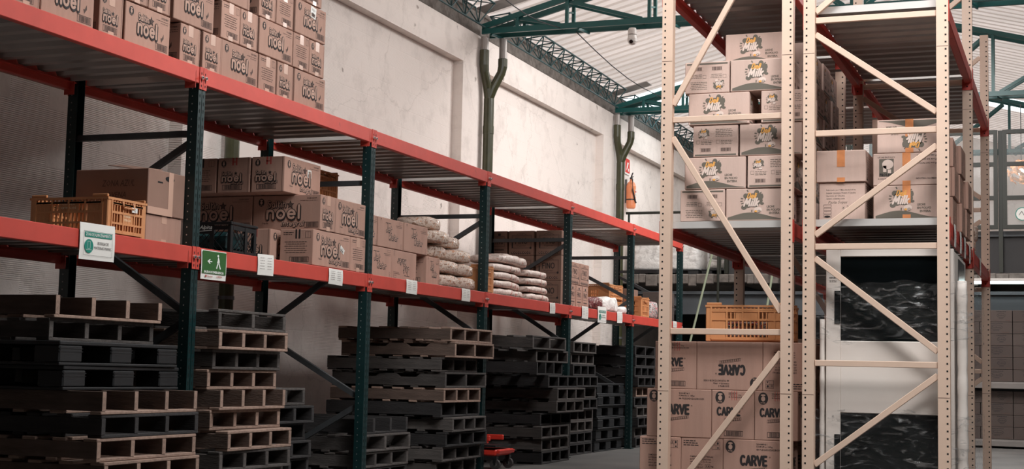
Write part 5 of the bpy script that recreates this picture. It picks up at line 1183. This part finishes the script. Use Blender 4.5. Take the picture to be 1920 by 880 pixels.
def foam_strip(x, y, z0, z1, sx, sy, label, seed):
    mb = MB(); rr = random.Random(seed); n = 26; prof = []
    vs = []; nv = 12
    for i in range(n+1):
        z = z0+(z1-z0)*i/n; k = 1+.07*math.sin(i*1.9)+rr.uniform(-.05, .05)
        for j in range(nv):
            a = 2*math.pi*j/nv; c, s_ = math.cos(a), math.sin(a); vs.append((x+math.copysign(abs(c)**.5, c)*sx*k, y+math.copysign(abs(s_)**.5, s_)*sy*k, z))
    fs = [(i*nv+j, i*nv+(j+1) % nv, (i+1)*nv+(j+1) % nv, (i+1)*nv+j) for i in range(n) for j in range(nv)]+[tuple(range(nv))[::-1], tuple(n*nv+j for j in range(nv))]
    mb.add(vs, fs, 'foam'); tag(mb.build('foam_corner', smooth=True), label, 'foam guard')
foam_strip(-.725, 10.53, .05, 1.62, .034, .06, 'white padded corner guard on the right edge of the fridge', 5)
foam_strip(-1.668, 10.51, .05, 1.35, .018, .05, 'thin white padded edge guard on the left side of the fridge', 6)
# stretch film around the fridge
def wrap(pts, z0, z1, label, seed, amp=.014):
    mb = MB(); n = len(pts); P_ = []; sub = 26
    for i in range(n-1):
        for t in range(sub): P_.append((Vector(pts[i]).lerp(Vector(pts[i+1]), t/sub), i))
    P_.append((Vector(pts[-1]), n-2)); nz = 26; vs = []
    for p, i in P_:
        d = (Vector(pts[i+1])-Vector(pts[i])).normalized(); nn = Vector((d.y, -d.x))
        for j in range(nz+1):
            z = z0+(z1-z0)*j/nz; q = noise.noise(Vector((p.x*3+z*2, p.y*3+seed, z*9)))*amp+noise.noise(Vector((p.x*14, p.y*14+seed, z*22+p.x*8)))*amp*.6+amp
            edge = (noise.noise(Vector((p.x*5, p.y*5, seed)))*.05) if j in (0, nz) else 0
            vs.append((p.x+nn.x*q, p.y+nn.y*q, z+edge))
    m_ = nz+1; fs = [(i*m_+j, (i+1)*m_+j, (i+1)*m_+j+1, i*m_+j+1) for i in range(len(P_)-1) for j in range(nz)]
    mb.add(vs, fs, 'film_wrap'); return tag(mb.build('stretch_film', smooth=True), label, 'plastic film')
wrap([(-1.72, 10.435), (-.66, 10.435), (-.655, 11.66)], 1.20, 1.60, 'crumpled clear stretch film wrapped across the fridge glass', 3, .010)
wrap([(-1.72, 10.437), (-.656, 10.437), (-.65, 11.66)], .06, .72, 'tight clear stretch film around the lower half of the fridge', 9, .004)
mb = MB()
for i in range(7): mb.tube([(-1.52, 12.05+.0*i, 1.5-.0*i)]*1+[(-1.52, 12.05, 1.5)], .01, 'roll_black') if False else None
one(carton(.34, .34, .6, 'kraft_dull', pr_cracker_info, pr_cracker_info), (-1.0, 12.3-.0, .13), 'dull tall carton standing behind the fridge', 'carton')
PK['D4'].put((-1.3, 12.25, 0), R(90), 'dark pallet behind the fridge', 'pallet', None) if False else None
for i in range(4):
    mb = MB(); mb.lathe([(.04, -.25), (.19, -.25), (.19, .25), (.04, .25)], 'roll_black', 24); o = mb.build('film_roll', None, (-1.50, 12.45, .2+i*.386), rot=(R(90), 0, 0)); tag(o, 'black coiled roll behind the fridge, %s in its pile' % ('lowest', 'second', 'third', 'highest')[i], 'roll', 'black rolls piled behind the fridge')

# ================================================================ MEZZANINE GOODS AND FAR END
MZ = 2.562
G12 = 'white bags heaped on the mezzanine'
PKM = Kit(plastic_pallet(1.2, 1.0, .11))
for i, x in enumerate((-6.35, -5.1)): PKM.put((x-.0, 24.0, MZ), 0, 'dark plastic pallet under the white goods on the mezzanine, %s one' % ('left', 'right')[i], 'pallet', 'pallets on the mezzanine')
def bale(x, y, w, d, h, label, seed):
    mb = MB(); n = 26; nz = 16; vs = []; nv = 44
    for i in range(nz+1):
        z = h*i/nz
        for j in range(nv):
            a = 2*math.pi*j/nv; c, s_ = math.cos(a), math.sin(a); e = .35
            px = math.copysign(abs(c)**e, c)*w/2; py = math.copysign(abs(s_)**e, s_)*d/2
            q = 1+.05*noise.noise(Vector((px*2, py*2, z*12+px*5+seed)))+.02*math.sin(z*70+px*9); vs.append((px*q, py*q, z))
    fs = [(i*nv+j, i*nv+(j+1) % nv, (i+1)*nv+(j+1) % nv, (i+1)*nv+j) for i in range(nz) for j in range(nv)]+[tuple(range(nv))[::-1], tuple(nz*nv+j for j in range(nv))]
    mb.add(vs, fs, 'film_white'); return tag(mb.build('wrapped_bale', None, (x, y, MZ+.112), smooth=True), label, 'wrapped bale', 'white wrapped bales on the mezzanine')
bale(-6.62, 24.0, .56, .9, .62, 'white stretch-wrapped bale at the left end of the mezzanine edge', 1); bale(-6.02, 24.0, .58, .9, .58, 'white wrapped bale with diagonal folds beside the leftmost bale', 2); 
i = 0
for z, row in ((0, (-5.52, -5.16, -4.80)), (.19, (-5.50, -5.14, -4.80)), (.38, (-5.5, -5.12)), (.57, (-5.55, -5.19))):
    for x in row:
        o = blob('white_bag', .55, .30, .165, 'film_white', 200+i, 0, wr=.022, tip=.5, sag=.2, ridge=.0).build('white_bag', None, (x+.0, 23.9, MZ+.112+z), smooth=True); i += 1
        tag(o, 'knobbly white plastic bag in the mezzanine heap, %s layer, %s from left' % (('bottom', 'second', 'third', 'top')[round(z/.19)], ORD[row.index(x)]), 'bag', G12)
one(carton(.1, .5, .7, 'kraft', None, None), (-4.42, 23.9, MZ), 'upright brown cardboard sheetpack at the right end of the white bag heap', 'cardboard')
# railing
root = empty('railing', (0, 23.02, 0))
mb = MB(); mb.tube([(-6.85, 0, 3.56), (-5.26, 0, 3.56)], .022, 'frame_olive', 10); mb.build('top_rail', root)
mb = MB(); mb.tube([(-6.85, 0, 3.06), (-5.28, 0, 3.06)], .02, 'frame_olive', 10); mb.build('middle_rail', root)
for x in (-6.8, -5.28):
    mb = MB(); mb.tube([(x, 0, 2.56), (x, 0, 3.54)], .02, 'frame_olive', 10); mb.build('post', root)
tag(root, 'olive tube railing along the mezzanine edge', 'railing')
for xs_, t in (((-5.35, -5.75), 'left'), ((-4.35, -4.55), 'right')):
    mb = MB(); mb.tube([(xs_[0], 22.9, 3.0), (xs_[1], 21.6, .01)], .018, 'pole_olive', 10); tag(mb.build('strut_pole'), 'slanting pale olive pole under the mezzanine edge, %s one' % t, 'pole', 'slanting poles')
    mb = MB(); mb.tube([(xs_[0]+.06, 22.93, 3.0), (xs_[0]+.06, 22.93, .005)], .02, 'frame_olive', 10); tag(mb.build('upright_pole'), 'thin upright olive pole beside the %s slanting pole' % t, 'pole', 'upright poles')
# extinguisher and wall signs
root = empty('fire_extinguisher', (-6.985, 23.75, 3.72))
mb = MB(); mb.lathe([(.06, 0), (.075, .015), (.08, .05), (.08, .38), (.06, .44), (.025, .47), (.025, .5)], 'extinguisher', 20); mb.build('cylinder', root)
mb = MB(); mb.box(-.02, .02, -.03, .03, .5, .53, 'black_metal', .005); mb.bar((0, 0, .53), (.0, .11, .56), .02, .012, 'black_metal', (1, 0, 0)); mb.bar((0, 0, .54), (0, .09, .62), .02, .012, 'black_metal', (1, 0, 0)); mb.build('valve', root)
mb = MB(); mb.tube([(.02, -.03, .52), (.05, -.1, .48), (.06, -.1, .3), (.085, -.03, .12), (.09, .0, .1)], .012, 'black_metal', 8); mb.build('hose', root)
mb = MB(); f = Face(mb, (.08, -.03, .2), (0, 1, 0), (0, 0, 1), (1, 0, 0), .09, .12); f.rect(0, 0, .09, .12, 'label_white'); f.rect(.01, .07, .05, .03, 'sign_red', 2); f.words(.01, .03, .07, .006, 'ink'); mb.build('label_sticker', root)
mb = MB(); mb.lathe([(.083, 0), (.083, .02)], 'black_metal', 20, (0, 0, .14)); mb.build('strap', root)
mb = MB(); mb.box(-.10, -.078, -.02, .02, .1, .5, 'steel_grey'); mb.build('wall_bracket', root)
tag(root, 'orange-red fire extinguisher hanging on the far left wall', 'fire extinguisher')
mb = MB(); mb.box(-.006, 0, -.14, .14, -.14, .14, 'label_white'); f = Face(mb, (0, -.13, -.13), (0, 1, 0), (0, 0, 1), (1, 0, 0), .26, .26); f.rect(0, .02, .26, .24, 'sign_red'); f.poly([(.05, .05), (.12, .2), (.2, .2), (.14, .11)], 'white_print', 2); f.rect(.16, .05, .05, .05, 'white_print', 2)
tag(mb.build('wall_sign', None, (-7.075, 23.82, 4.45)), 'red and white extinguisher sign on the wall above the extinguisher', 'sign')
mb = MB(); mb.box(-.006, 0, -.09, .09, -.14, .14, 'label_white'); f = Face(mb, (0, -.09, -.14), (0, 1, 0), (0, 0, 1), (1, 0, 0), .18, .28); f.ring(.09, .18, .075, .08, .014, 'sign_red', 1); f.line(.04, .13, .14, .23, .012, 'sign_red', 2); f.disc(.09, .2, .012, .014, 'ink', 2, 8); f.rect(.075, .14, .03, .05, 'ink', 2)
tag(mb.build('wall_sign', None, (-7.075, 23.36, 4.57)), 'small white prohibition sign with red ring beside the far downpipe', 'sign')
# round wooden lamp behind the glass
root = empty('pendant_lamp', (-.78, 24.6, 4.28))
mb = MB()
rr = random.Random(4)
for i in range(90):
    a, b_ = rr.uniform(0, 2*math.pi), math.acos(rr.uniform(-1, 1)); n_ = Vector((math.sin(b_)*math.cos(a), math.sin(b_)*math.sin(a), math.cos(b_))); u = n_.cross(Vector((0.3, .5, .8))).normalized(); v = n_.cross(u)
    mb.obox(n_*.19, (u+n_*rr.uniform(-.4, .4))*.045, v*.03, n_*.002, 'lamp_wood')
mb.build('shade', root); mb = MB(); mb.lathe([(.03, -.04), (.05, 0), (.03, .05)], 'tube_light', 12); mb.build('bulb', root)
mb = MB(); mb.tube([(0, 0, .19), (0, 0, 1.1)], .006, 'cable', 6); mb.build('cord', root)
tag(root, 'round lamp of curled wood shavings behind the upper glazing', 'lamp')
mb = MB(); mb.tube([(0, 0, 0), (0, .004, 0)], .1, 'label_white', 24); f = Face(mb, (-.1, -.001, -.1), (1, 0, 0), (0, 0, 1), (0, -1, 0), .2, .2); f.ring(.1, .1, .1, .1, .012, 'sign_teal', 1); f.line(.05, .08, .09, .14, .008, 'ink'); f.line(.09, .14, .13, .07, .008, 'ink'); f.line(.13, .07, .16, .12, .008, 'ink')
tag(mb.build('round_sticker', None, (-.72, 23.015, 3.44)), 'round sticker with a teal ring on the lower glazing pane', 'sticker')
# fluorescent tubes under the mezzanine
for x0, x1, y, z, t in ((-1.9, .6, 22.75, 2.40, 'long'), (-.75, .6, 24.2, 1.92, 'short')):
    root = empty('fluorescent_lamp', ((x0+x1)/2, y, z)); h_ = (x1-x0)/2
    mb = MB(); mb.box(-h_, h_, -.05, .05, .02, .06, 'dome_white', .004); mb.build('housing', root)
    mb = MB(); mb.tube([(-h_+.03, 0, 0), (h_-.03, 0, 0)], .02, 'tube_light', 10); mb.build('tube', root)
    for s_ in (-1, 1):
        mb = MB(); mb.box(s_*h_-.012, s_*h_+.012, -.025, .025, -.025, .019, 'dome_white', .002); mb.build('end_cap', root)
    tag(root, '%s glowing fluorescent lamp under the mezzanine at the right' % t, 'lamp')

# storage rack and cartons at the right, under the mezzanine
root = empty('storage_rack', (-.4, 22.3, 0)); tag(root, 'low grey storage rack holding dark cartons under the mezzanine', 'storage rack')
for x in (-1.25, 1.25):
    for y in (-.05, .75):
        mb = MB(); mb.box(x-.035, x+.035, y-.03, y+.03, 0, 2.2, 'steel_grey'); mb.build('post', root)
for z in (.13, .95):
    for y in (-.05, .75):
        mb = MB(); mb.box(-1.21, 1.21, y-.02, y+.02, z-.1, z-.02, 'galvanised', .003); mb.build('beam', root)
    mb = MB(); mb.box(-1.21, 1.21, -.03, .73, z-.019, z-.004, 'galvanised'); mb.build('shelf_panel', root)
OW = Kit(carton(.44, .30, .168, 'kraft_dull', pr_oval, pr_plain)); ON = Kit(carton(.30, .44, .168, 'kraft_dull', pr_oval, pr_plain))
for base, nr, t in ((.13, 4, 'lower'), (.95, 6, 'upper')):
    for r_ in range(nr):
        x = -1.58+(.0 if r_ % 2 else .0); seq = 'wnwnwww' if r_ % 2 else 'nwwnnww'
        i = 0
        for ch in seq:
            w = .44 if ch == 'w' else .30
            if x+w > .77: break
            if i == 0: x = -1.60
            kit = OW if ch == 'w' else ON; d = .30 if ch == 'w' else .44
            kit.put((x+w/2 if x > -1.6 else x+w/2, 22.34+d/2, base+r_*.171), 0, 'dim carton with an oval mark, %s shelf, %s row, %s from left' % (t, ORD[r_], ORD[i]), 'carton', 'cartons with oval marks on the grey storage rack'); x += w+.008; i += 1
